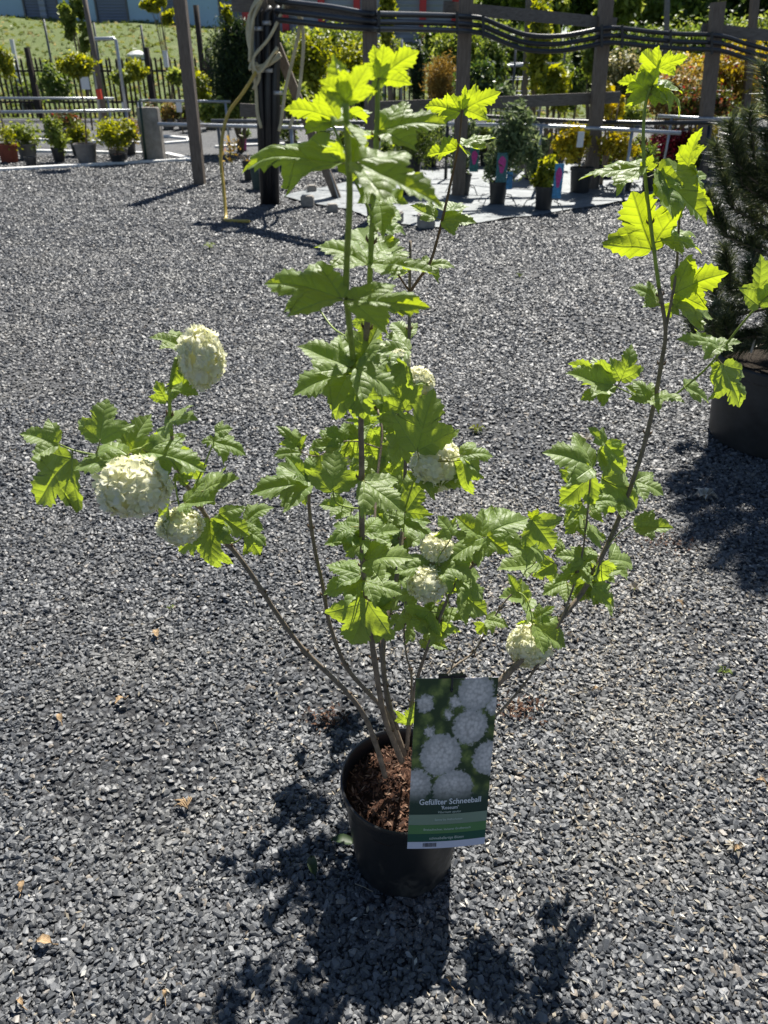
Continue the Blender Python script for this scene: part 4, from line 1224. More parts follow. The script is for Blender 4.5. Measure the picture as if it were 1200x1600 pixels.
for i in range(14):
    a = rp.uniform(0, 6.283); r = rp.uniform(.02, .26)
    st = PC + Vector((r * .5 * math.cos(a), r * .5 * math.sin(a), 1.05)); en = PC + Vector((r * math.cos(a), r * math.sin(a), rp.uniform(1.22, 1.36))); tip = en + Vector((0, 0, .11))
    mb.tube([st, en, tip], [.008, .005, .0035], 6); shoots.append((st, en, tip))
mb.build('branches', M['bark'], PN)
VV, FF = [], []
for (a0, b0, c0) in shoots:
    pl = [a0, b0, c0]
    for k in range(560):
        t = rp.random() ** .75 * 2
        p = pl[0].lerp(pl[1], t) if t < 1 else pl[1].lerp(pl[2], t - 1)
        ax = (pl[1] - pl[0] if t < 1 else pl[2] - pl[1]).normalized()
        w = rp.uniform(0, 6.283); o1 = ax.orthogonal().normalized(); o2 = ax.cross(o1)
        out = (o1 * math.cos(w) + o2 * math.sin(w)) * rp.uniform(.5, 1) + ax * rp.uniform(.35, 1.1)
        out.normalize()
        L = rp.uniform(.05, .095)
        sd = out.cross(Vector((rp.uniform(-1, 1), rp.uniform(-1, 1), rp.uniform(-1, 1)))).normalized() * .0021
        e = p + out * L + Vector((0, 0, -.006))
        n0 = len(VV)
        VV += [p + sd, p - sd, e]
        FF.append((n0, n0 + 1, n0 + 2))
nb_.add(VV, FF); o = nb_.build('needles', M['needle'], PN); o['kind'] = 'stuff'
mb = MB()
q = P(1176, 540, 3.12)
mb.beam(q + Vector((0, 0, -.03)), q + Vector((.006, 0, .06)), .014, .002)
mb.build('plant_tag', M['white_paint'], PN)


# ------------------------------------------------------------------ background plants and furniture
def leaf_cloud(mb, blobs, aspect=.5, up=.5):
    for (c, rad, n, size) in blobs:
        n = int(n * 1.9); size = size * 1.2
        nc = max(5, n // 30)
        u = rng.normal(0, 1, (nc, 3)); u /= np.linalg.norm(u, axis=1)[:, None]
        u *= (rng.random(nc) ** .42)[:, None] * rng.uniform(.72, 1.08, nc)[:, None]
        idx = rng.integers(0, nc, n)
        p = (u[idx] + rng.normal(0, .2, (n, 3))) * np.array(rad) + np.array(c)
        nrm = rng.normal(0, 1, (n, 3)) * .8 + u[idx] * .6 + np.array([0, 0, up])
        nrm /= np.linalg.norm(nrm, axis=1)[:, None]
        t = np.cross(nrm, rng.normal(0, 1, (n, 3))); t /= np.linalg.norm(t, axis=1)[:, None] + 1e-9
        b = np.cross(nrm, t)
        L = size * rng.uniform(.6, 1.3, n)[:, None]; W = L * aspect
        bend = nrm * L * .12
        V = np.stack([p - t * L * .5, p + b * W * .5 - bend * .0, p + t * L * .5 - bend, p - b * W * .5], 1).reshape(-1, 3)
        mb.arr(V, np.arange(n * 4).reshape(n, 4))


def cloud_part(parent, blobs, mat, name='foliage', aspect=.5, up=.5):
    mb = MB(); leaf_cloud(mb, blobs, aspect, up)
    o = mb.build(name, M[mat], parent); 
    return o


def pot_part(parent, base, r, h, mat='black_plastic', taper=.78, n=20, sq=0.0):
    mb = MB()
    mb.lathe(base, [(0, .006), (r * taper * .95, .006), (r * taper, 0), (r * .96, h * .88), (r * 1.03, h * .885), (r * 1.03, h), (r * .97, h), (r * .93, h * .86)], n, 0, sq)
    po = mb.build('plant_pot', M[mat], parent, sharp=35)
    mb = MB(); mb.lathe(base, [(r * .94, h * .88), (0, h * .92)], n, 0, sq)
    mb.build('soil', M['soil'], parent)
    return po


def stems_part(parent, base, h, n, spread, top, mat='bark', r=.006):
    mb = MB()
    rs = random.Random(int(base[0] * 1000) + n)
    for i in range(n):
        a = rs.uniform(0, 6.28); s = rs.uniform(.2, 1) * spread
        b = Vector(base) + Vector((.02 * math.cos(a), .02 * math.sin(a), h))
        e = b + Vector((s * math.cos(a), s * math.sin(a), top * rs.uniform(.6, 1)))
        mb.tube([b, b.lerp(e, .5) + Vector((rs.uniform(-.02, .02), 0, .03)), e], [r, r * .8, r * .5], 5)
    mb.build('stems', M[mat], parent)


def potted(px, pyb, rpx, hpx, label, fol, mat, potmat='black_plastic', group=None, name='potted_shrub', aspect=.45, nst=6, sq=0.0, d=None, cat='potted plant'):
    """pot standing on the ground at pixel (px, pyb); fol: list of (pixel cx, cy, rx, ry, n, leaf size m)"""
    b = G(px, pyb) if d is None else Vector((P(px, pyb, d).x, d, 0))
    s = m_per_px(b)
    r, h = rpx * s, hpx * s * 1.02
    b = b + Vector((0, r * .75, 0))
    o = thing(name, b, label, cat, group)
    pot_part(o, b, r, h, potmat, sq=sq)
    blobs = []
    ztop = h + .1
    for (cx, cy, rx, ry, n, ls) in fol:
        c = P(cx, cy, b.y)
        q = m_per_px(c)
        blobs.append((c, (rx * q, rx * q * .9, ry * q), n, ls))
        ztop = max(ztop, c.z)
    if nst: stems_part(o, b, h * .85, nst, blobs[0][1][0] * .7 if blobs else .1, max(.05, ztop - h))
    if blobs: cloud_part(o, blobs, mat, aspect=aspect)
    return o


def bush(name, px, py, rx, ry, d, n, ls, mat, label, cat='shrub', group=None, aspect=.5, extra=None, z0=0.0, trunk=.02, up=.5):
    c = P(px, py, d); q = m_per_px(c)
    base = Vector((c.x, d, z0))
    o = thing(name, base, label, cat, group)
    blobs = [(c, (rx * q, rx * q * .85, ry * q), n, ls)]
    for (ex, ey, erx, ery, en) in (extra or []):
        e = P(ex, ey, d); blobs.append((e, (erx * q, erx * q * .85, ery * q), en, ls))
    cloud_part(o, blobs, mat, 'foliage', aspect, up)
    mb = MB()
    rs = random.Random(int(px * 7 + py))
    for (e, rad, _, _) in blobs:
        for k in range(4):
            t = e + Vector((rs.uniform(-.5, .5) * rad[0], rs.uniform(-.5, .5) * rad[1], rs.uniform(-.2, .5) * rad[2]))
            mb.tube([base + Vector((rs.uniform(-.03, .03), 0, -.01)), base.lerp(t, .5) + Vector((rs.uniform(-.05, .05), 0, 0)), t], [trunk, trunk * .8, trunk * .3], 6)
    mb.build('stems', M['bark'], o)
    return o


def ftree(name, px, py, rx, ry, d, n, ls, mat, label, z0, group, lobes=7):
    c = P(px, py, d); q = m_per_px(c)
    base = Vector((c.x, d, z0))
    o = thing(name, base, label, 'tree', group)
    rs = random.Random(int(px))
    blobs = []
    R0, RZ = rx * q, ry * q
    for k in range(lobes):
        a = rs.uniform(0, 6.28); rr = rs.uniform(.2, .7)
        blobs.append((c + Vector((R0 * rr * math.cos(a), R0 * rr * math.sin(a), RZ * rs.uniform(-.6, .65))), (R0 * rs.uniform(.38, .55), R0 * .45, RZ * rs.uniform(.3, .45)), n // lobes, ls))
    cloud_part(o, blobs, mat, 'crown', .6)
    mb = MB()
    mb.tube([base - Vector((0, 0, .1)), base.lerp(c, .5) + Vector((.1, 0, 0)), c], [R0 * .07, R0 * .055, R0 * .03], 8)
    for (e, rad, _, _) in blobs:
        mb.tube([base.lerp(c, .45), base.lerp(c, .8).lerp(e, .5), e], [R0 * .03, R0 * .02, R0 * .008], 6)
    mb.build('trunk', M['bark'], o)
    return o


# --- white edging strips of the display bed at the left
def edging(pxs, label):
    pts3 = [G(*p) for p in pxs]
    mb = MB()
    for a_, b_ in zip(pts3[:-1], pts3[1:]):
        mb.beam(a_ + Vector((0, 0, .015)), b_ + Vector((0, 0, .015)), .13, .05)
    o = mb.build('bed_edging', M['white_edge'])
    tag(o, label, 'edging', 'white edging strips of the display bed')


edging([(-120, 274), (150, 259), (300, 251)], 'long white edging strip in front of the row of potted shrubs')
edging([(296, 250.2), (258, 241.5), (200, 240.5), (58, 237.5)], 'bent white edging strip running behind the concrete pillar')
edging([(54, 219), (90, 221), (256, 225.5), (298, 222), (296, 218), (256, 214)], 'looping white edging strip behind the potted shrubs')
edging([(337, 231), (400, 228), (470, 226)], 'short white edging strip behind the coiled garden hose')

# --- concrete pillar and green post
b = G(240, 251)
mb = MB()
p0 = b + Vector((0, .1, 0))
s = m_per_px(b)
bm = bmesh.new(); bmesh.ops.create_cube(bm, size=1)
for v_ in bm.verts:
    v_.co = Vector((v_.co.x * 32 * s, v_.co.y * .2, (v_.co.z + .5) * .80))
bmesh.ops.bevel(bm, geom=bm.edges[:], offset=.015, segments=2, affect='EDGES')
me_ = bpy.data.meshes.new('concrete_pillar'); bm.to_mesh(me_); bm.free(); me_.materials.append(M['concrete'])
o = bpy.data.objects.new('concrete_pillar', me_); COL.objects.link(o); o.location = p0
tag(o, 'short square concrete pillar standing at the end of the potted shrub row', 'pillar')
mb = MB()
g0 = G(228.5, 252)
mb.tube([g0, P(218, 157, g0.y), P(232, 156, g0.y + .2)], .02, 8)
o = mb.build('green_post', M['green_steel']); tag(o, 'thin dark green steel post leaning beside the concrete pillar', 'post')


# --- irrigation rails
def rail(pts_, r, label, mat='steel', legs=()):
    p3 = [P(*p) for p in pts_]
    base = Vector((p3[0].x, p3[0].y, 0))
    o = thing('pipe_rail', base, label, 'rail', 'pipe rails over the plant rows')
    mb = MB(); mb.tube(p3, r, 8); mb.build('pipe', M[mat], o)
    for (lx, ly, d) in legs:
        t = P(lx, ly, d)
        mb = MB(); mb.tube([Vector((t.x, t.y, -.02)), t], r * .9, 8); mb.build('leg', M[mat], o)


rail([(-60, 153, 17), (60, 153.5, 17), (178, 154, 17)], .022, 'grey pipe rail in front of the picket fence', legs=((-30, 153, 17), (168, 154, 17)))
rail([(-60, 175, 15), (70, 174.5, 15), (204, 172.5, 15)], .024, 'grey pipe rail just above the row of potted shrubs', legs=((-20, 175, 15), (196, 172.6, 15)))
rail([(218, 157, 14.6), (300, 158, 14.6), (360, 159, 14.6)], .022, 'grey pipe rail running from the green post past the timber post', legs=((290, 158, 14.6), (352, 159, 14.6)))
rail([(247, 194, 11.45), (330, 196, 11.45), (450, 199, 11.2), (600, 203, 11)], .024, 'grey pipe rail fixed to the lone timber post', legs=((455, 199, 11.2), (592, 203, 11)))
rail([(330, 189, 12.2), (450, 190, 12.2), (620, 192, 12.2), (760, 192, 12.2)], .026, 'dark pipe rail behind the hose rack', 'dark_steel', legs=((340, 189, 12.2), (640, 192, 12.2)))
rail([(600, 176, 12), (760, 182, 11.6), (900, 190, 11), (1000, 192, 10.6), (1140, 191, 10.4)], .026, 'black hose rail across the yellow shrubs', 'black_rubber', legs=((700, 180, 11.75), (1110, 191, 10.45)))
rail([(700, 194, 11), (830, 196, 10.6), (960, 202, 10.3), (1064, 208, 10.0)], .022, 'grey pipe rail ending beside the red barberry', legs=((988, 204, 10.22), (846, 197, 10.55)))
rail([(1028, 181, 11.6), (1100, 185, 11.5), (1190, 187, 11.4)], .02, 'grey pipe rail below the yellow and red barberries', legs=((1050, 182, 11.57), (1160, 186, 11.43)))
rail([(700, 108, 21), (780, 103, 21), (860, 101, 21)], .03, 'far pipe rail crossing the open trellis rows', legs=((710, 107, 21), (850, 101, 21)))

# --- potted shrubs at the left
potted(12, 255, 14, 26, 'yellowish ball-headed standard in a terracotta coloured pot', [(8, 100, 14, 26, 420, .07), (4, 210, 26, 18, 200, .06)], 'f_lime', 'terracotta', 'potted shrubs in the left row', 'potted_standard', nst=5, sq=.6)
potted(41, 250, 15, 22, 'loose green shrub in a wide grey pot', [(40, 212, 22, 20, 500, .06), (24, 205, 14, 14, 200, .06)], 'f_light', 'grey_pot', 'potted shrubs in the left row')
potted(47, 260, 9, 13, 'small empty dark pot before the wide grey pot', [], 'f_light', 'dark_plastic', 'potted shrubs in the left row', 'nursery_pot', nst=0, cat='pot')
potted(91, 254, 10, 20, 'upright bright green shrub in a small black pot', [(86, 212, 17, 22, 700, .06), (84, 196, 12, 12, 200, .06)], 'f_light', 'black_plastic', 'potted shrubs in the left row')
o = potted(134, 258, 16, 29, 'yellow ball-headed standard on a tall stem in a grey pot', [(121, 103, 24, 17, 900, .07)], 'f_lime', 'grey_pot', 'potted shrubs in the left row', 'potted_standard', nst=0, sq=.5)
mb = MB(); q = ORIGIN[o]; mb.tube([q + Vector((.02, 0, .25)), P(133, 180, q.y), P(123, 112, q.y)], [.016, .014, .01], 7); mb.build('stem', M['bark'], o)
mb = MB(); q2 = P(133, 130, q.y - .15); mb.box(q2, .13, .01, .17); mb.build('plant_tag', M['white_paint'], o)
potted(183, 257, 13, 14, 'rounded yellow-green shrub in a two-tone grey and black pot', [(178, 208, 28, 20, 1300, .055), (200, 204, 14, 14, 250, .055)], 'f_lime', 'black_plastic', 'potted shrubs in the left row')
o = potted(182, 244, 15, 16, 'grey outer pot around the rounded yellow-green shrub', [], 'f_lime', 'grey_pot', 'potted shrubs in the left row', 'nursery_pot', nst=0, d=14.15, cat='pot')
potted(202, 243, 10, 18, 'brownish shrub in a dark pot behind the rounded yellow-green one', [(206, 205, 12, 18, 300, .055)], 'f_orange', 'dark_plastic', 'potted shrubs in the left row')
potted(120, 244, 9, 18, 'olive shrub in a dark pot behind the tall standard', [(122, 208, 17, 18, 500, .055)], 'f_lime', 'dark_plastic', 'potted shrubs in the left row')
potted(100, 222, 12, 16, 'red-tipped low shrub in a dark pot further back', [(104, 187, 24, 13, 600, .07)], 'f_redgreen', 'dark_plastic', 'potted shrubs in the back row')
potted(45, 178, 10, 14, 'deep green shrub in a black pot under the pipe rail', [(42, 140, 30, 16, 700, .09)], 'f_green', 'black_plastic', 'potted shrubs in the back row')
for (x, lab) in ((262, 'bronze leaved shrub in a grey pot right behind the concrete pillar'), (286, 'olive brown shrub in a grey pot left of the lone timber post'), (330, 'pale green shrub in a grey pot right of the lone timber post'), (352, 'cream-green shrub in a grey pot left of the hose rack'), (228, 'reddish shrub in a grey pot at the top of the concrete pillar')):
    potted(x, 202, 10, 14, lab, [(x + 2, 176, 17, 14, 420, .075)], {262: 'f_orange', 286: 'f_redgreen', 330: 'f_light', 352: 'f_cream', 228: 'f_redgreen'}[x], 'grey_pot', 'potted shrubs in the back row')
for (x, y, rx, ry, lab) in ((213, 110, 15, 13, 'ball-headed little standard with yellowish top by the picket fence'), (190, 123, 13, 10, 'low ball-headed standard before the picket fence'), (275, 118, 16, 11, 'flat-headed bright green standard by the lone timber post')):
    c = P(x, y, 19.5)
    o = thing('standard_shrub', (c.x, 19.5, 0), lab, 'shrub', 'ball-headed standards by the picket fence')
    q = m_per_px(c)
    cloud_part(o, [(c, (rx * q, rx * q, ry * q), 420, .09)], 'f_lime' if x == 213 else 'f_light', 'crown')
    mb = MB(); mb.tube([Vector((c.x, 19.5, 0)), c], [.02, .013], 6); mb.build('stem', M['bark'], o)
    mb = MB(); mb.box(Vector((c.x, 19.4, .55)), .12, .01, .2); mb.build('plant_tag', M['white_paint'], o)

# pipe arch, stakes, poles, young trees
mb = MB(); mb.tube([Vector((P(152, 170, 18).x, 18, 0)), P(143.5, 64, 18), P(146, 61, 18), P(177, 60, 18), P(181, 63, 18), Vector((P(199, 188, 18).x, 18, 0))], .035, 8)
o = mb.build('pipe_arch', M['steel']); tag(o, 'grey steel pipe arch over the rows before the picket fence', 'pipe arch')
q = P(163, 178, 16)
mb = MB(); mb.tube([Vector((q.x, 16, 0)), P(150, 100, 16), P(130, -12, 16)], [.05, .05, .045], 8)
o = mb.build('wooden_stake', M['post_wood']); tag(o, 'tall thin round timber stake beside the steel pipe arch', 'stake')
mb = MB(); q3 = P(155, 147, 15.9); mb.box(q3, .08, .08, .16)
o = mb.build('red_marker', M['red_tag']); tag(o, 'small red marker tied to the tall timber stake', 'marker')
for i, (x0, y0, x1, y1, d, lab, mt, r) in enumerate([(68, 30, 79, 96, 27, 'thin rusty pole on the grass behind the big-post end of the picket fence', 'dark_steel', .035), (146, 35, 153, 96, 27, 'thin pole on the grass behind the tall timber stake', 'dark_steel', .035), (220, 39, 227, 98, 27, 'thin pole on the grass beside the bare patch', 'dark_steel', .035), (306, 8, 318, 125, 22, 'thick dark pole right of the lone timber post', 'fence_wood', .07)]):
    a_, b_ = P(x0, y0, d), P(x1, y1, d)
    b_ = Vector((b_.x, d, min(b_.z, slope_z(b_.x, d) - .05 if d > 25 else -.02)))
    mb = MB(); mb.tube([b_, a_], r, 7); o = mb.build('pole', M[mt]); tag(o, lab, 'pole', 'poles on the slope')
a_, b_ = P(18, 61, 27), P(22, 92, 27); b_.z = slope_z(b_.x, 27) - .05
mb = MB(); mb.beam(b_, a_, .1, .1); o = mb.build('marker_post', M['white_paint']); tag(o, 'short white marker post on the grass slope', 'post')
o = ftree('young_tree', 113, 30, 24, 46, 20.5, 900, .13, 'f_light', 'slim young tree with loose pale foliage by the timber stake', 0, 'young trees by the picket fence', 6)
o = ftree('young_tree', 248, 14, 24, 20, 21.5, 800, .12, 'f_lime', 'young standard tree with a small round crown', 0, 'young trees by the picket fence', 5)
mb = MB(); q = P(259, 92, 21.3); mb.box(q, .1, .1, .35); mb.build('trunk_guard', M['white_paint'], o)
bush('weedy_shrub', 85, 130, 22, 26, 21, 700, .1, 'f_green', 'green bushy shrub in front of the dark picket fence', group='shrubs before the picket fence')
bush('weedy_shrub', 318, 140, 20, 22, 20.5, 500, .11, 'f_lime', 'yellow-green shrub at the right end of the picket fence', group='shrubs before the picket fence')

# picket fence
FD = 24.0
fx0, fx1 = P(-70, 120, FD).x, P(845, 120, FD).x
fence = thing('picket_fence', (fx0, FD, 0), 'long dark weathered picket fence below the grass slope', 'fence')
mbp = MB(); mbp.box((0, 0, .76), .055, .025, 1.40); mbp.add([(-.0275, -.0125, 1.46), (.0275, -.0125, 1.46), (.0275, .0125, 1.46), (-.0275, .0125, 1.46), (0, -.0125, 1.52), (0, .0125, 1.52)], [(0, 1, 4), (2, 3, 5), (1, 2, 5, 4), (3, 0, 4, 5)])
po = mbp.build('picket', M['fence_wood'], fence)
po.data.transform(Matrix.Translation(ORIGIN[fence]))
x = fx0; i = 0
while x < fx1:
    o = po if i == 0 else bpy.data.objects.new('picket', po.data)
    if i: COL.objects.link(o); o.parent = fence
    o.location = (x - fx0, random.uniform(-.004, .004), random.uniform(-.02, .02))
    o.rotation_euler = (0, random.gauss(0, .012), 0)
    x += .136; i += 1
for z in (.45, 1.2):
    mb = MB(); mb.beam((fx0, FD + .04, z), (fx1, FD + .04, z), .05, .09, up=Vector((0, 1, 0))); mb.build('rail', M['fence_wood'], fence)
for pxp in (55, 155, 238, 330, 450, 560, 690, 800):
    x_ = P(pxp, 130, FD - .06).x
    mb = MB(); mb.beam((x_, FD - .07, -.05), (x_ - .03, FD - .07, 1.75), .16, .1); mb.build('post', M['fence_wood'], fence)

# boulder and bare patch on the slope
q = P(212, 66, 38)
bm = bmesh.new(); bmesh.ops.create_icosphere(bm, subdivisions=3, radius=1)
for v_ in bm.verts:
    n_ = .12 * math.sin(v_.co.x * 4 + 1) * math.sin(v_.co.y * 5) + .08 * math.sin(v_.co.z * 7)
    v_.co = Vector((v_.co.x * .42, v_.co.y * .3, v_.co.z * .2)) * (1 + n_)
me_ = bpy.data.meshes.new('boulder'); bm.to_mesh(me_); bm.free(); me_.materials.append(M['white_edge'])
o = bpy.data.objects.new('boulder', me_); COL.objects.link(o); o.location = (q.x, 38, slope_z(q.x, 38) + .08)
tag(o, 'pale flat boulder lying on the grass slope', 'boulder')

# --- the industrial building on top of the slope
BD = 50.0


def bpt(px, z): return Vector((P(px, 40, BD).x, BD, z))


def wall_panel_mat(name, c, rib):
    m = NT(name)
    v = m.pos()
    f = m.noise(.35, 4, .6, v)
    lo = tuple(x * .8 for x in c)
    m.col(m.ramp(f, [(.3, lo), (.7, c)]))
    m.set(.25 if rib == 0 else .45, .6)
    if rib:
        w = m.n('ShaderNodeTexWave'); w.bands_direction = 'Z'; w.inputs['Scale'].default_value = rib
        m.l(v, w.inputs[0]); m.bump(w.outputs['Fac'], .5, .05)
    return m.mat


M['blue_panel'] = wall_panel_mat('blue_glazing', (.30, .50, .66), 0)  # raised blue base colour stands in for sky mirrored in the glass
M['slate_panel'] = wall_panel_mat('slate_cladding', (.17, .20, .27), 2.2)
M['grey_panel'] = wall_panel_mat('grey_blue_cladding', (.32, .36, .44), 1.2)
b0 = bpt(-60, 0)
bld = thing('industrial_building', Vector((b0.x, BD, 2.0)), 'long industrial hall with blue and slate panels and red columns', 'building')
ZT = 11.0
xL, xR = P(-160, 40, BD).x, P(742, 40, BD).x
mb = MB(); mb.box(((xL + xR) / 2, BD + 6.2, 3.45), xR - xL, 12, 3.5); mb.build('wall', M['grey_panel'], bld)
mb = MB(); mb.box(((xL + xR) / 2, BD + 6.2, 5.34), xR - xL + .8, 12.6, .26); mb.build('roof', M['dark_steel'], bld)
segs = [(-160, -100, 'blue'), (-98, -52, 'slate'), (-50, 42, 'blue'), (44, 94, 'slate'), (96, 153, 'blue'), (155, 201, 'slate'), (203, 258, 'blue'), (260, 292, 'slate'), (294, 344, 'blue'), (346, 380, 'slate')]
for (a_, b_, k) in segs:
    xa, xb = P(a_, 40, BD).x, P(b_, 40, BD).x
    mb = MB(); mb.box(((xa + xb) / 2, BD + .14, 3.45), xb - xa - .04, .16 if k == 'blue' else .10, 3.46)
    mb.build('panel', M[k + '_panel'], bld)
    mb = MB(); mb.box((xb + .03, BD + .1, 3.45), .09, .2, 3.48); mb.build('mullion', M['dark_steel'], bld)
xs_ = P(68, 20, BD).x
mb = MB(); mb.box((xs_, BD - .02, 3.45), .34, .12, 3.47); mb.build('downpipe', M['grey_panel'], bld)
for pxc in (386, 447, 503, 558, 610, 660, 710):
    xc = P(pxc, 40, BD).x
    mb = MB(); mb.box((xc, BD - .05, 3.4), .36, .4, 3.6); mb.build('column', M['red_steel'], bld)

# --- timber posts
def post(px0, py0, px1, d, w, label, ztop=None, mat='post_wood', name='timber_post', group='timber posts of the hose line'):
    t = P(px0, py0, d)
    b_ = Vector((P(px1, 300, d).x, d, -.05))
    if ztop: t = b_.lerp(t, (ztop + .05) / (t.z + .05))
    mb = MB(); mb.beam(b_, t, w, w, up=Vector((0, 1, 0)))
    o = mb.build(name, M[mat]); tag(o, label, 'post', group)
    return b_, t


post(277, -40, 314, 11.3, .145, 'lone square timber post with pipe rails fixed across it', group=None)
post(576, -40, 584, 8.55, .14, 'timber post carrying hoses, standing at the edge of the ground fabric')
post(730, -40, 716, 10.2, .15, 'timber post with a butted board end and hose bracket')
post(951, -40, 921, 10.8, .15, 'timber post where the sagging hoses rise again')
post(1122, 3, 1090, 11.6, .15, 'timber post with a cut top among the yellow barberries', ztop=None)
post(1181, -20, 1150, 13.0, .1, 'slim grey timber post behind the barberries')
post(1043, -20, 1028, 14.5, .07, 'thin grey pole rising behind the variegated shrub', mat='dark_steel')
post(827, -20, 812, 12.8, .075, 'thin brown stake tied to a slender tree', mat='board_wood', name='wooden_stake')


def board(p, q, h, label, t=.04):
    mb = MB(); mb.beam(P(*p), P(*q), t, h, up=Vector((0, 1, 0)).cross(P(*q) - P(*p)) if False else Vector((0, 0, 1)))
    o = mb.build('timber_board', M['board_wood']); tag(o, label, 'board', 'boards across the timber posts')


board((693, 11, 10.3), (962, 37, 10.9), .12, 'upper grey board nailed between two timber posts')
board((590, 168, 10.4), (968, 152, 10.95), .13, 'lower grey board running behind the potted shrubs')
board((1096, 45, 11.7), (1215, 57, 11.8), .13, 'grey board on the cut-topped timber post')
board((364, 8, 9.85), (440, 10, 9.8), .12, 'stubby board end sticking out of the hose rack', .1)
board((440, 8, 9.7), (578, 30, 8.65), .13, 'dark board running from the hose rack to the next timber post')
board((376, 172, 10.1), (445, 176, 9.95), .14, 'short grey board low on the hose rack')

# --- black hoses slung along the posts
XS = [(432, 2), (470, 6), (520, 12), (570, 21), (590, 22), (650, 23), (716, 25), (740, 27), (757, 30), (785, 42), (815, 53), (845, 57), (880, 56), (915, 50), (940, 45), (965, 44), (1010, 49), (1060, 53), (1105, 54), (1135, 58), (1165, 68), (1210, 80)]


def dline(x):
    return float(np.interp(x, [432, 578, 725, 945, 1115, 1215], [9.55, 8.4, 10.05, 10.65, 11.45, 11.9]))


for k, (dy, lab) in enumerate(((0, 'uppermost black hose slung along the timber posts'), (12, 'middle black hose slung along the timber posts'), (23, 'lowest black hose slung along the timber posts'))):
    extra = [(x, y + dy * (1.25 if 430 < x < 570 else 1)) for x, y in XS]
    mb = MB()
    p3 = [P(x, y, dline(x) - .03 * k) for x, y in extra]
    mb.tube([tuple(q) for q in spline([tuple(q) for q in p3], 4)], .027, 8)
    o = mb.build('black_hose', M['black_rubber']); tag(o, lab, 'hose', 'black hoses slung along the posts')
for (x, y, lab) in ((592, 22, 'hose clamp on the post at the fabric edge'), (714, 24, 'hose clamp on the post with the butted board end'), (755, 30, 'hose clamp where the hoses begin to sag'), (940, 44, 'hose clamp on the post where the hoses rise again'), (972, 45, 'hose clamp just past the post where the hoses rise'), (1048, 52, 'hose clamp between two posts near the thin grey pole'), (1112, 55, 'hose clamp on the cut-topped post')):
    mb = MB(); d_ = dline(x) - .09
    mb.beam(P(x, y - 6, d_), P(x, y + 30, d_), .02, .03)
    o = mb.build('hose_clamp', M['black_plastic']); tag(o, 'small black ' + lab, 'clamp', 'hose clamps')

# --- hose rack with pipes and coiled hose
RD = 9.7
rb0 = Vector((P(420, 318, RD).x, RD, 0))
rack = thing('hose_rack', rb0, 'timber hose rack with black standpipes and a diagonal brace', 'rack')
mb = MB(); mb.beam(Vector((P(424, 300, RD).x, RD + .06, -.03)), P(408, -40, RD + .06), .11, .1, up=Vector((0, 1, 0))); mb.build('post', M['post_wood'], rack)
for (x0, x1) in ((401, 414), (418, 421), (431, 430)):
    mb = MB(); mb.tube([Vector((P(x1, 305, RD).x, RD - .08, -.02)), P(x0 + (x1 - x0) * .4, 150, RD - .08), P(x0, 22, RD - .08), P(x0 + 6, 12, RD - .06)], [.05, .05, .045, .04], 10); mb.build('standpipe', M['black_rubber'], rack)
for (x, y) in ((404, 45), (417, 36), (406, 110), (434, 145), (420, 110)):
    mb = MB(); c_ = P(x, y, RD - .1); mb.tube([c_ - Vector((0, 0, .02)), c_ + Vector((0, 0, .02))], .055, 12); mb.build('pipe_clip', M['steel'], rack)
mb = MB(); mb.beam(P(432, 70, RD + .1), Vector((P(528, 302, RD + .35).x, RD + .35, -.02)), .1, .1, up=Vector((0, 1, 0))); mb.build('brace', M['post_wood'], rack)
fb = Vector((P(529, 302, RD + .33).x, RD + .33, 0))
mb = MB(); mb.beam(fb + Vector((.01, -.06, 0)), fb + Vector((-.1, -.05, .35)), .06, .01); mb.build('metal_foot', M['steel'], rack)
mb = MB(); fb = Vector((P(419, 315, RD - .02).x, RD - .02, 0)); mb.beam(fb + Vector((-.06, -.04, 0)), fb + Vector((-.07, -.04, .4)), .05, .01); mb.build('metal_foot', M['steel'], rack)
mb = MB()
rc = random.Random(4)
d0 = RD - .2
for k in range(12):
    L = [(446 + rc.uniform(-6, 10), -8 + rc.uniform(-4, 6)), (424 + rc.uniform(-5, 5), 45), (398 + rc.uniform(-8, 10), 96 + rc.uniform(-12, 30)), (390 + rc.uniform(-3, 5), 92), (388 + rc.uniform(-2, 5), 50), (396 + rc.uniform(-4, 8), 12), (420 + rc.uniform(-8, 8), -14)]
    if k % 2: L = [(466 + rc.uniform(-6, 2), 0), (462, 40), (438 + rc.uniform(-8, 4), 80 + rc.uniform(-8, 8)), (405, 108 + rc.uniform(-6, 6)), (396, 90), (420, 60), (440, 20), (450, -12)]
    pp = [P(x, y, d0 + rc.uniform(-.05, .05)) for x, y in L]
    sp_ = spline([tuple(q) for q in pp + [pp[0], pp[1], pp[2]]], 5)[10:-10]
    mb.tube(sp_, .0165, 7, closed=False)
for L in ([(462, 0), (468, 40), (458, 90), (446, 140), (440, 185), (436, 205)], [(466, 2), (474, 60), (470, 120), (462, 170), (452, 200)], [(396, 20), (394, 80), (400, 140), (402, 175), (408, 200)], [(398, 100), (405, 120), (396, 140)]):
    mb.tube(spline([tuple(P(x, y, d0 + .03)) for x, y in L], 5), .019, 7)
coil = mb.build('hose_coil', M['hose_beige']); tag(coil, 'beige coiled garden hose hanging on the timber rack', 'hose')
mb = MB()
mb.tube(spline([tuple(P(x, y, d)) for x, y, d in [(400, 112, 9.45), (380, 145, 9.4), (358, 175, 9.35), (348, 210, 9.25), (345, 250, 9.1), (349, 290, 8.95)]] + [tuple(G(x, y, .02)) for x, y in ((353, 338), (352, 343), (362, 345), (390, 346))], 5), .018, 8)
o = mb.build('garden_hose', M['hose_yellow']); tag(o, 'yellow garden hose dropping from the coil to the gravel', 'hose')

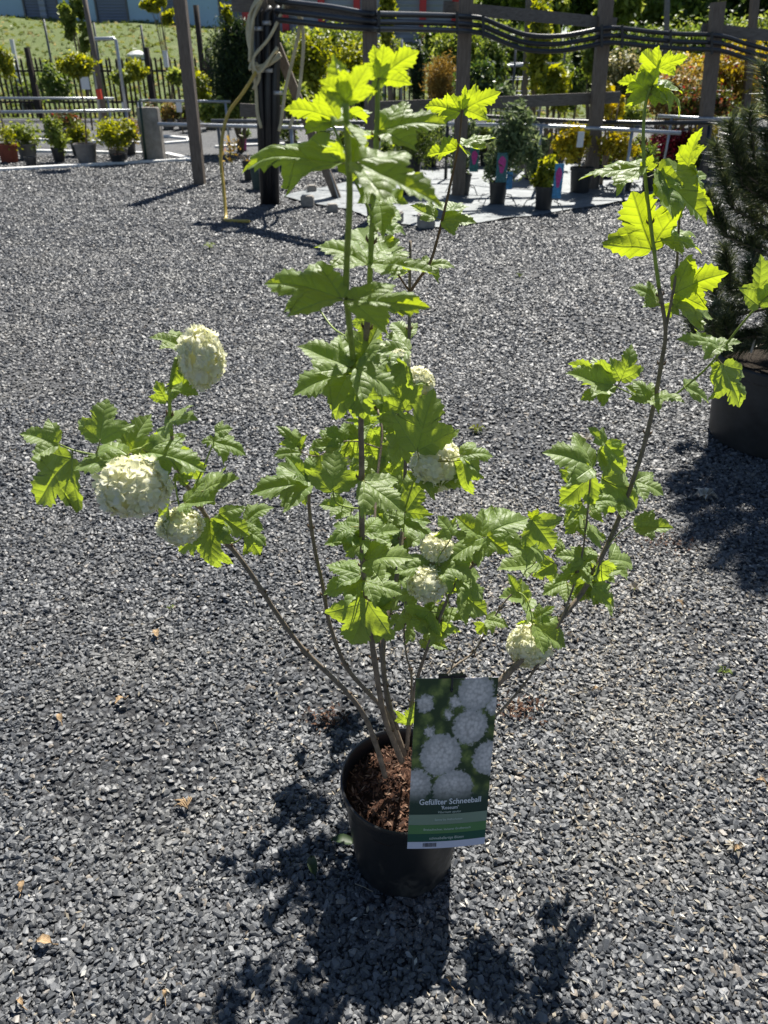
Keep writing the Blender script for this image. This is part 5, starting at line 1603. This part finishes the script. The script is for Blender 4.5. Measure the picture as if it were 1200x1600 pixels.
# --- ground fabric with blocks
pxf = [(440, 306), (470, 318), (545, 330), (572, 342), (625, 352), (690, 359), (760, 349), (830, 339), (940, 323), (1075, 300), (1110, 285), (1010, 262), (880, 258), (740, 262), (640, 270), (560, 285)]
pf = [G(*p) for p in pxf]
bm = bmesh.new()
vs_ = [bm.verts.new((p.x, p.y, .012)) for p in pf]
f_ = bm.faces.new(vs_)
if f_.normal.z < 0: f_.normal_flip()
bmesh.ops.triangulate(bm, faces=bm.faces[:])
bmesh.ops.subdivide_edges(bm, edges=bm.edges[:], cuts=5, use_grid_fill=True)
for v_ in bm.verts:
    v_.co.z = .022 + .012 * math.sin(v_.co.x * 5 + v_.co.y * 2) * math.sin(v_.co.y * 4.1) + random.uniform(-.004, .006)
me_ = bpy.data.meshes.new('ground_fabric'); bm.to_mesh(me_); bm.free(); me_.materials.append(M['fabric'])
for p_ in me_.polygons: p_.use_smooth = True
o = bpy.data.objects.new('ground_fabric', me_); COL.objects.link(o)
tag(o, 'wrinkled grey weed fabric spread under the potted shrubs', 'fabric sheet')
for i, (x, y, w, lab) in enumerate([(480, 325, 20, 'concrete block at the left end of the ground fabric'), (519, 334, 16, 'narrow concrete block beside the foot of the brace'), (618, 352, 22, 'concrete block by the hose-carrying timber post'), (666, 359, 26, 'concrete block holding the front edge of the ground fabric'), (487, 303, 14, 'small concrete block behind the others')]):
    b_ = G(x, y); s_ = m_per_px(b_) * w
    bm = bmesh.new(); bmesh.ops.create_cube(bm, size=1)
    for v_ in bm.verts: v_.co = Vector((v_.co.x * s_, v_.co.y * s_ * .9, (v_.co.z + .5) * s_ * .82))
    bmesh.ops.bevel(bm, geom=bm.edges[:], offset=.012, segments=2, affect='EDGES')
    me_ = bpy.data.meshes.new('concrete_block'); bm.to_mesh(me_); bm.free(); me_.materials.append(M['concrete'])
    o = bpy.data.objects.new('concrete_block', me_); COL.objects.link(o); o.location = b_ + Vector((0, s_ * .5, .004)); o.rotation_euler = (0, 0, .3 * math.sin(i * 2.2))
    tag(o, lab, 'block', 'concrete blocks on the ground fabric')


# --- potted shrubs at the right, on the fabric
def plant_tag(parent, px, py, w, h, mat, d, mat2=None):
    c_ = P(px, py, d); s_ = m_per_px(c_)
    mb = MB(); mb.box(c_, w * s_, .008, h * s_); mb.build('plant_tag', M[mat], parent)
    if mat2:
        mb = MB()
        V = [c_ + Vector((w * s_ * .32 * math.cos(a) * (1 + .25 * math.sin(3 * a)), -.007, h * s_ * .1 + h * s_ * .3 * math.sin(a))) for a in np.linspace(0, 6.283, 15)[:-1]]
        mb.add(V, [tuple(range(14))]); mb.build('plant_tag_picture', M[mat2], parent)


def feet(parent, b_, r):
    mb = MB()
    for a in (0.6, 2.5, 3.9, 5.6):
        u = Vector((math.cos(a), math.sin(a), 0))
        mb.tube([b_ + u * r * .9 + Vector((0, 0, .12)), b_ + u * r * 1.5 + Vector((0, 0, .10)), b_ + u * r * 1.9 + Vector((0, 0, .01))], .006, 5)
    mb.build('wire_stand', M['dark_steel'], parent)


GRP = 'potted shrubs on the ground fabric'
o = potted(640, 308, 18, 56, 'bushy green pine seedling in a large black pot behind the leaves', [(645, 222, 44, 34, 2000, .05)], 'f_green', 'black_plastic', GRP, aspect=.2)
o = potted(722, 307, 14.5, 31, 'sparse grey-green shrub in a black pot with a pink label', [(722, 225, 22, 40, 600, .07)], 'f_grey', 'black_plastic', GRP, aspect=.3); feet(o, ORIGIN[o], .13); plant_tag(o, 741, 250, 14, 34, 'teal_tag', ORIGIN[o].y - .3, 'pink_tag')
o = potted(778, 323, 14.5, 35, 'tall grey-green butterfly bush in a black pot with a pink label', [(800, 220, 36, 44, 1000, .085), (770, 255, 18, 30, 260, .07), (815, 180, 18, 18, 160, .08), (835, 250, 14, 30, 160, .08)], 'f_grey', 'black_plastic', GRP, aspect=.26); feet(o, ORIGIN[o], .14); plant_tag(o, 784, 262, 17, 42, 'teal_tag', ORIGIN[o].y - .2, 'pink_tag')
plant_tag(o, 796, 282, 9, 26, 'blue_tag', ORIGIN[o].y - .12)
o = potted(850, 332, 15, 36, 'small lime green hydrangea in a black pot with a blue label', [(851, 277, 16, 20, 420, .085), (858, 252, 14, 8, 40, .09)], 'f_lime', 'black_plastic', GRP, aspect=.4); feet(o, ORIGIN[o], .14); plant_tag(o, 872, 283, 14, 50, 'blue_tag', ORIGIN[o].y - .1, 'pink_tag')
o = potted(908, 304, 18, 37, 'bare-stemmed yellow shrub in a wide black pot', [(895, 222, 28, 24, 900, .06)], 'f_yellow', 'black_plastic', GRP, aspect=.55); plant_tag(o, 907, 218, 10, 22, 'white_paint', ORIGIN[o].y - .3)
o = potted(928, 297, 11, 34, 'dark shrub in a narrow black pot touching the wide black pot', [(932, 235, 12, 22, 200, .05)], 'f_redgreen', 'black_plastic', GRP)
o = potted(976, 302, 14, 34, 'yellow-leaved barberry in a black pot under the pipe rail', [(968, 228, 28, 20, 900, .05)], 'f_yellow', 'black_plastic', GRP); feet(o, ORIGIN[o], .13)
o = potted(1016, 302, 13, 30, 'dark green shrub in a black pot behind the big lit leaf', [(1014, 250, 20, 22, 400, .055)], 'f_green', 'black_plastic', GRP); feet(o, ORIGIN[o], .13)
o = potted(948, 282, 11, 22, 'dull green shrub in a small black pot at the back of the fabric', [(948, 250, 12, 12, 160, .06)], 'f_green', 'black_plastic', GRP)
o = potted(1055, 280, 14, 28, 'dark red barberry in a black pot', [(1055, 228, 32, 22, 1100, .05)], 'f_red', 'black_plastic', GRP)
o = potted(1100, 272, 13, 26, 'golden barberry in a black pot beside the dark pine', [(1100, 212, 26, 18, 900, .05)], 'f_yellow', 'black_plastic', GRP)
o = potted(832, 283, 14, 26, 'leafy green shrub in a black pot behind the butterfly bush', [(835, 230, 22, 26, 600, .075)], 'f_grey', 'black_plastic', GRP, aspect=.3)
o = potted(870, 270, 12, 22, 'yellow-green shrub in a black pot behind the hydrangea', [(872, 232, 18, 18, 400, .06)], 'f_lime', 'black_plastic', GRP)
o = potted(388, 283, 8, 28, 'spindly bare-stemmed shrub in a narrow black pot by the rack', [(372, 235, 24, 26, 60, .05)], 'f_orange', 'black_plastic', 'pots behind the hose rack', nst=9)
o = potted(404, 298, 13, 36, 'low shrub in a dark teal pot behind the hose rack', [(404, 250, 12, 10, 120, .05)], 'f_dark', 'teal_pot', 'pots behind the hose rack', nst=4)
o = potted(572, 278, 12, 30, 'dark leaved shrub in a black pot between rack and post', [(560, 225, 24, 26, 350, .06)], 'f_dark', 'black_plastic', 'pots behind the hose rack')
o = potted(380, 235, 6, 16, 'small shrub in a magenta pot behind the rail', [(380, 208, 12, 12, 150, .06)], 'f_green', 'pink_tag', 'pots behind the hose rack')

for (x, y, w_, h_, fx, fy, rx, ry, n_, ls_, mt, lab) in [(600, 268, 11, 22, 602, 225, 18, 22, 420, .06, 'f_green', 'green potted shrub right behind the fabric-edge post'), (672, 262, 12, 24, 674, 205, 22, 30, 700, .06, 'f_grey', 'fine-leaved grey potted shrub left of the butted post'), (760, 262, 11, 22, 756, 215, 18, 28, 500, .07, 'f_light', 'light green potted shrub beside the butterfly bush'), (815, 258, 10, 20, 812, 205, 20, 26, 500, .07, 'f_green', 'green potted shrub behind the leafy one'),
        (900, 258, 11, 20, 925, 205, 16, 24, 300, .06, 'f_lime', 'lime potted shrub behind the bare-stemmed yellow one'), (1000, 268, 11, 22, 1000, 230, 16, 18, 420, .055, 'f_light', 'fresh green potted shrub left of the red barberry'), (1030, 262, 11, 20, 1030, 222, 18, 18, 420, .05, 'f_redgreen', 'bronze potted shrub behind the red barberry'), (1085, 288, 12, 24, 1088, 245, 18, 20, 420, .055, 'f_green', 'green potted shrub half behind the dark pine'), (545, 252, 10, 20, 540, 212, 16, 18, 350, .06, 'f_light', 'light potted shrub beyond the diagonal brace'), (500, 246, 10, 20, 500, 208, 18, 18, 350, .06, 'f_gloss', 'glossy potted shrub seen through the hose rack'), (455, 244, 10, 20, 452, 206, 18, 18, 350, .06, 'f_green', 'green potted shrub just right of the standpipes')]:
    potted(x, y, w_, h_, lab, [(fx, fy, rx, ry, n_, ls_)], mt, 'black_plastic', 'back row of potted shrubs at the fabric', aspect=.4)

# --- shrubs standing behind
S = 'nursery shrubs behind the hose line'
bush('spruce_bush', 366, 104, 40, 60, 15.5, 5200, .075, 'f_dark', 'dense dark conical spruce behind the coiled hose', 'conifer', S, .22, extra=[(372, 62, 24, 26, 1400), (366, 140, 42, 24, 1600)], up=.1)
bush('leafy_shrub', 356, 34, 9, 20, 15.5, 120, .1, 'f_lime', 'thin yellow-green shoot rising above the dark spruce', group=S)
bush('leafy_shrub', 482, 112, 34, 46, 14.5, 1500, .085, 'f_lime', 'yellow-green shrub behind the diagonal brace', group=S)
bush('leafy_shrub', 455, 160, 30, 24, 13.5, 700, .08, 'f_light', 'cream flowering shrub low behind the hose rack', group=S)
bush('leafy_shrub', 340, 178, 34, 18, 15, 900, .075, 'f_light', 'low light green shrubs row end behind the lone post', group=S)
bush('hedge_shrub', 520, 68, 62, 26, 27, 2600, .14, 'f_light', 'wide light green hedge shrub in front of the hall', group=S)
bush('leafy_shrub', 604, 24, 12, 46, 13, 420, .09, 'f_lime', 'narrow yellow-green climber beside the fabric-edge post', group=S)
bush('leafy_shrub', 565, 150, 30, 22, 13.5, 600, .08, 'f_gloss', 'white flecked glossy shrub behind the lit top leaves', group=S)
bush('columnar_conifer', 652, 118, 11, 46, 17, 2200, .06, 'f_dark', 'narrow dark columnar conifer before the mesh gate', 'conifer', S, .3, up=.2)
bush('golden_conifer', 690, 132, 26, 36, 15.5, 1900, .085, 'f_gold', 'feathery golden conifer beside the dark column', 'conifer', S, .14, up=.2)
bush('leafy_shrub', 722, 84, 44, 36, 20, 1700, .11, 'f_light', 'tall light green shrub behind the golden conifer', group=S)
bush('leafy_shrub', 680, 70, 30, 26, 23, 800, .12, 'f_green', 'green shrub below the red columns', group=S)
bush('glossy_shrub', 744, 128, 32, 26, 14, 1300, .075, 'f_gloss', 'glossy green laurel behind the butted timber post', group=S)
bush('leafy_shrub', 768, 100, 24, 40, 18.5, 800, .09, 'f_green', 'mid green upright shrub right of the laurel', group=S)
bush('slender_tree', 842, 72, 18, 60, 12.5, 900, .085, 'f_lime', 'slender lime green tree tied to the brown stake', 'tree', S)
bush('rhododendron', 866, 132, 24, 22, 12.2, 420, .12, 'f_lime', 'yellow-green rhododendron with large leaves', group=S, aspect=.32, extra=[(872, 162, 20, 12, 160)])
bush('dark_conifer', 905, 100, 13, 40, 19, 1700, .08, 'f_dark', 'dark upright conifer left of the rising hoses', 'conifer', S, .25)
bush('leafy_shrub', 885, 135, 24, 28, 17.5, 900, .09, 'f_green', 'green rounded conifer before the dark upright one', group=S)
bush('variegated_shrub', 970, 122, 34, 34, 14.5, 1700, .07, 'f_cream', 'cream variegated shrub behind the rising hoses', group=S)
bush('leafy_shrub', 935, 80, 28, 34, 18, 1000, .1, 'f_light', 'pale green shrub behind the hose-rise post', group=S)
bush('leafy_shrub', 1000, 78, 40, 30, 17.5, 1600, .09, 'f_green', 'green shrub above the cream variegated one', group=S)
bush('leafy_shrub', 985, 178, 28, 12, 11.6, 320, .1, 'f_light', 'low fresh green laurel over the pipe rail', group=S, aspect=.3)
bush('spotted_shrub', 955, 165, 20, 26, 11.2, 130, .075, 'f_yellow', 'sparse yellow azalea before the hose-rise post', group=S, aspect=.6)
bush('barberry', 1130, 122, 66, 42, 13.5, 4200, .062, 'f_mixed', 'big yellow and red barberry behind the dark pine', group=S, aspect=.55)
bush('barberry', 1060, 150, 46, 36, 12.6, 2400, .06, 'f_orange', 'orange tinted barberry right of the variegated shrub', group=S, aspect=.55)
bush('barberry', 1160, 100, 60, 34, 15, 2400, .065, 'f_yellow', 'tall yellow barberry behind the red-flecked one', group=S, aspect=.55)
bush('leafy_shrub', 1085, 80, 40, 30, 17, 1300, .09, 'f_green', 'green shrub around the cut-topped timber post', group=S)
bush('leafy_shrub', 1185, 68, 44, 40, 17.5, 1500, .09, 'f_light', 'light green shrub beneath the forest edge', group=S)
bush('leafy_shrub', 790, 150, 22, 16, 16, 500, .08, 'f_grey', 'low grey-green shrubs in the open trellis rows', group=S)
bush('leafy_shrub', 1040, 110, 36, 34, 16, 1300, .08, 'f_cream', 'creamy green shrub above the orange barberry', group=S)

for (x, y, rx, ry, d, mt, lab) in [(610, 92, 34, 26, 22.5, 'f_light', 'light green hedge shrub right behind the fabric-edge post'), (800, 84, 40, 34, 24, 'f_green', 'tall green shrub at the end of the open trellis rows'), (760, 66, 36, 34, 25, 'f_light', 'pale hedge shrub behind the mid green upright shrub'),
                                 (850, 92, 40, 34, 24.5, 'f_light', 'bright hedge shrub between stake and dark conifer'), (930, 110, 40, 40, 22, 'f_green', 'broad green shrub behind the hose-rise post'), (985, 100, 40, 44, 23, 'f_dark', 'dark green shrub in front of the forest edge'), (1060, 86, 46, 44, 22, 'f_light', 'light shrub between the two grey poles'),
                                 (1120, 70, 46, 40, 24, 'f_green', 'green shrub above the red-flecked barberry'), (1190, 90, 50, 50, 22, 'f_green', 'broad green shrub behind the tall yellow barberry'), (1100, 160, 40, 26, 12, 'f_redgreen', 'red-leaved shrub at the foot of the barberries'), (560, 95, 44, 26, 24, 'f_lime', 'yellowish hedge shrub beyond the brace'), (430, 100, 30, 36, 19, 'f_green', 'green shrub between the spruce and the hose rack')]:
    bush('hedge_shrub', x, y, rx, ry, d, 1700, .11 if d > 15 else .06, mt, lab, group=S)

# mesh gate / trellis wires
gx0, gx1 = P(600, 100, 22).x, P(655, 100, 22).x
gate = thing('mesh_gate', (gx0, 22, 0), 'grey steel mesh gate panel behind the columnar conifer', 'gate')
mb = MB(); 
for x_ in (gx0, (gx0 + gx1) / 2, gx1): mb.tube([(x_, 22, 0), (x_, 22, 1.9)], .03, 6)
mb.build('gate_frame', M['steel'], gate)
mb = MB()
for z_ in np.linspace(.1, 1.85, 12): mb.beam((gx0, 22, z_), (gx1, 22, z_), .008, .008)
for x_ in np.linspace(gx0, gx1, 16): mb.beam((x_, 22.01, .1), (x_, 22.01, 1.85), .008, .008)
o = mb.build('wire_mesh', M['dark_steel'], gate)
for i, (d_, lab) in enumerate(((19.0, 'nearer wire trellis row in the open nursery field'), (21.5, 'farther wire trellis row in the open nursery field'))):
    xa, xb = P(765, 110, d_).x, P(880, 110, d_).x
    o = thing('wire_trellis', (xa, d_, 0), lab, 'trellis', 'wire trellises')
    for x_ in np.linspace(xa, xb, 4):
        mb = MB(); mb.tube([(x_, d_, -.02), (x_, d_, 1.7)], .022, 6); mb.build('post', M['dark_steel'], o)
    for z_ in (.5, .8, 1.1, 1.4):
        mb = MB(); mb.tube([(xa, d_, z_), (xb, d_, z_)], .012, 5); mb.build('wire', M['steel'], o)

# forest edge
FG = 'trees of the forest edge'
for (x, y, rx, ry, d, mt, lab) in [(775, 10, 50, 62, 44, 'f_green', 'green forest tree beside the end of the hall'), (838, 16, 54, 60, 42, 'f_light', 'light green forest tree above the slender lime tree'), (905, 12, 52, 66, 46, 'f_green', 'rounded forest tree above the sagging hoses'), (960, 30, 44, 50, 40, 'f_light', 'pale forest tree at the hose-rise post'),
                             (1025, 2, 54, 72, 43, 'f_light', 'bright broad forest tree above the cream shrub'), (1085, 20, 46, 60, 38, 'f_green', 'mid green forest tree by the cut-topped post'), (1150, -10, 64, 80, 41, 'f_dark', 'big dark forest tree above the yellow barberries'), (1215, 20, 60, 70, 37, 'f_dark', 'dark forest tree behind the slim grey post'), (720, 0, 40, 40, 58, 'f_light', 'distant pale tree just past the corner of the hall'), (1080, -30, 70, 70, 52, 'f_dark', 'dark tree deep in the forest edge'), (880, -30, 70, 70, 55, 'f_dark', 'distant dark tree behind the rounded one'), (980, -20, 60, 70, 56, 'f_green', 'distant green tree between two light ones'), (1260, -10, 70, 90, 45, 'f_green', 'forest tree at the far end of the edge')]:
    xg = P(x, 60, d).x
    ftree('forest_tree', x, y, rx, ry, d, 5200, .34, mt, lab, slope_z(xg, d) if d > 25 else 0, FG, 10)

# ------------------------------------------------------------------ litter on the gravel
def litter_pts(n):
    out = []
    while len(out) < n:
        x, y = rng.uniform(-2.6, 2.6), rng.uniform(.6, 5.0)
        w = .05 + .95 * math.exp(-((x - .55) / .55) ** 2 - ((y - 1.75) / .75) ** 2) + .14 * (x > .15) * (y < 2.6)
        if abs(x) < .55 * (CP * y + .773) + .1 and rng.random() < w and (x - POT_C.x) ** 2 + (y - POT_C.y) ** 2 > .02: out.append((x, y, rng.uniform(.009, .015)))
    return np.array(out)


mb = MB(); v, f = flakes(11000, litter_pts, .004, .016, .35); mb.arr(v, f)
o = mb.build('plant_litter', M['straw']); tag(o, 'pale dry bud scales and straw bits strewn over the gravel', 'litter', kind='stuff')


def pile(px, py, r, n, label):
    c_ = G(px, py)
    def pp(k):
        return np.stack([c_.x + rng.normal(0, r, k), c_.y + rng.normal(0, r * .7, k), rng.uniform(.010, .020, k)], 1)
    mb = MB(); v, f = flakes(n, pp, .006, .02, .5); mb.arr(v, f)
    o = mb.build('bark_spill', M['chip']); tag(o, label, 'bark', 'bark spills', kind='stuff')


pile(512, 1128, .03, 130, 'small reddish bark spill on the gravel behind the pot')
pile(812, 1112, .035, 130, 'small reddish bark spill beside the plant label')
pile(1040, 850, .06, 110, 'brown bark bits in the shade of the pine')


def twig_litter():
    mb = MB(); rs = random.Random(8)
    for i in range(70):
        x, y = rs.uniform(-1.2, 1.4), rs.uniform(.7, 2.6)
        a = rs.uniform(0, 6.28); L = rs.uniform(.015, .05)
        p = Vector((x, y, .013)); q = p + Vector((L * math.cos(a), L * math.sin(a), rs.uniform(0, .006)))
        mb.tube([p, p.lerp(q, .5) + Vector((rs.uniform(-.004, .004), rs.uniform(-.004, .004), .004)), q], .0008, 4)
    o = mb.build('twig_litter', M['straw']); tag(o, 'thin dry twigs and stalks lying in the gravel', 'litter', kind='stuff')


twig_litter()


def simple_leaf(px, py, L, ang, mat, name, label, group, w=.45, lobed=False, z=.009):
    c_ = G(px, py, z)
    V, Fc = [], []
    n = 8
    rs = random.Random(int(px * 3 + py))
    for i in range(n + 1):
        t = i / n
        ww = w * L * .5 * math.sin(math.pi * t ** .8) ** .8 * (1 + (.4 * math.sin(t * 23 + px) if lobed else 0))
        zc = .012 * math.sin(t * 3.1) + rs.uniform(0, .002)
        V += [(-ww, (t - .5) * L, zc + .006), (0, (t - .5) * L, zc), (ww, (t - .5) * L, zc + .005)]
    for i in range(n):
        k = i * 3
        Fc += [(k, k + 1, k + 4, k + 3), (k + 1, k + 2, k + 5, k + 4)]
    mb = MB(); mb.add(V, Fc, 0, True)
    mb.tube([(0, -.5 * L - .012, .004), (0, -.5 * L + .003, .002)], .0009, 5)
    o = mb.build(name, mat); o.location = c_; o.rotation_euler = (rs.uniform(-.15, .15), rs.uniform(-.15, .15), ang)
    tag(o, label, 'leaf', group)


for (x, y, L, a) in ((36, 1388, .034, .1), (70, 1475, .05, 1.4), (32, 1570, .024, 1.0), (245, 992, .05, .4), (188, 1098, .045, 2.6), (95, 1124, .04, .5), (1188, 1225, .035, 1.2), (1150, 1330, .03, 2.0), (258, 1555, .022, .3), (1060, 945, .04, .8), (700, 1535, .02, .6), (930, 1080, .03, 1.9)):
    simple_leaf(x, y, L * .75, a, M['dry_leaf'], 'dry_leaf', 'curled dry tan leaf lying on the gravel', 'dry leaves on the gravel', .5, True)
mb = MB(); c_ = G(292, 1262, .016); rs = random.Random(12)
for i in range(16):
    a_ = 1.9 + rs.gauss(0, .55); L = rs.uniform(.018, .04); q_ = c_ + Vector((rs.uniform(-.004, .004), rs.uniform(-.004, .004), 0))
    mb.tube([q_, q_ + Vector((math.cos(a_) * L * .6, math.sin(a_) * L * .6, .006)), q_ + Vector((math.cos(a_ + .2) * L, math.sin(a_ + .2) * L, .001))], [.0016, .0018, .0006], 5)
o = mb.build('dry_sprig', M['dry_leaf']); tag(o, 'orange-tan dry conifer sprig on the gravel near the leaf shadow', 'sprig')
simple_leaf(490, 1355, .052, .25, M['f_dark'], 'fallen_leaf', 'narrow dark green leaf standing in the gravel beside the pot', None, .4, z=.02)
simple_leaf(536, 1318, .055, 1.35, M['f_dark'], 'fallen_leaf', 'broad dark green leaf lying in the shade against the pot', None, .45, z=.02)


def weed(px, py, r, n, label, mat='f_ground'):
    b_ = G(px, py)
    o = thing('weed', b_, label, 'weed', 'weeds in the gravel')
    mb = MB(); rs = random.Random(int(px))
    for i in range(n):
        a = rs.uniform(0, 6.28); L = r * rs.uniform(.5, 1); u = Vector((math.cos(a), math.sin(a), 0)); s_ = Vector((-u.y, u.x, 0)) * L * .16
        e = b_ + u * L + Vector((0, 0, .012 + rs.uniform(0, .3) * r)); m_ = b_ + u * L * .55 + Vector((0, 0, .014 + .35 * r))
        mb.add([b_ + Vector((0, 0, .006)), m_ + s_, e, m_ - s_], [(0, 1, 2, 3)])
    mb.build('blades', M[mat], o)
    mb = MB(); mb.tube([b_ + Vector((0, 0, -.004)), b_ + Vector((0, 0, .015))], .002, 5); mb.build('root_collar', M['green_stem'], o)


weed(745, 675, .05, 12, 'dry-tipped weed rosette in the gravel right of the shrub', 'f_lime')
weed(812, 434, .05, 8, 'tiny green weed in the far gravel under the fabric')
weed(328, 388, .09, 10, 'flat green weed patch in the gravel before the yellow hose')
weed(266, 955, .02, 7, 'tiny seedling in the gravel below the flowering branch')
weed(1148, 1332, .03, 12, 'small pale weed tuft near the frame of dry stalks', 'straw')
weed(1130, 1055, .025, 10, 'small grey-green seedling beside dry scales')
weed(915, 690, .05, 9, 'dry grass tuft between the leaning branch and the gravel', 'straw')
weed(990, 925, .04, 14, 'dry straw tuft in the shade of the pine', 'straw')
weed(1100, 780, .06, 16, 'tan grass tuft in front of the big black tub', 'straw')
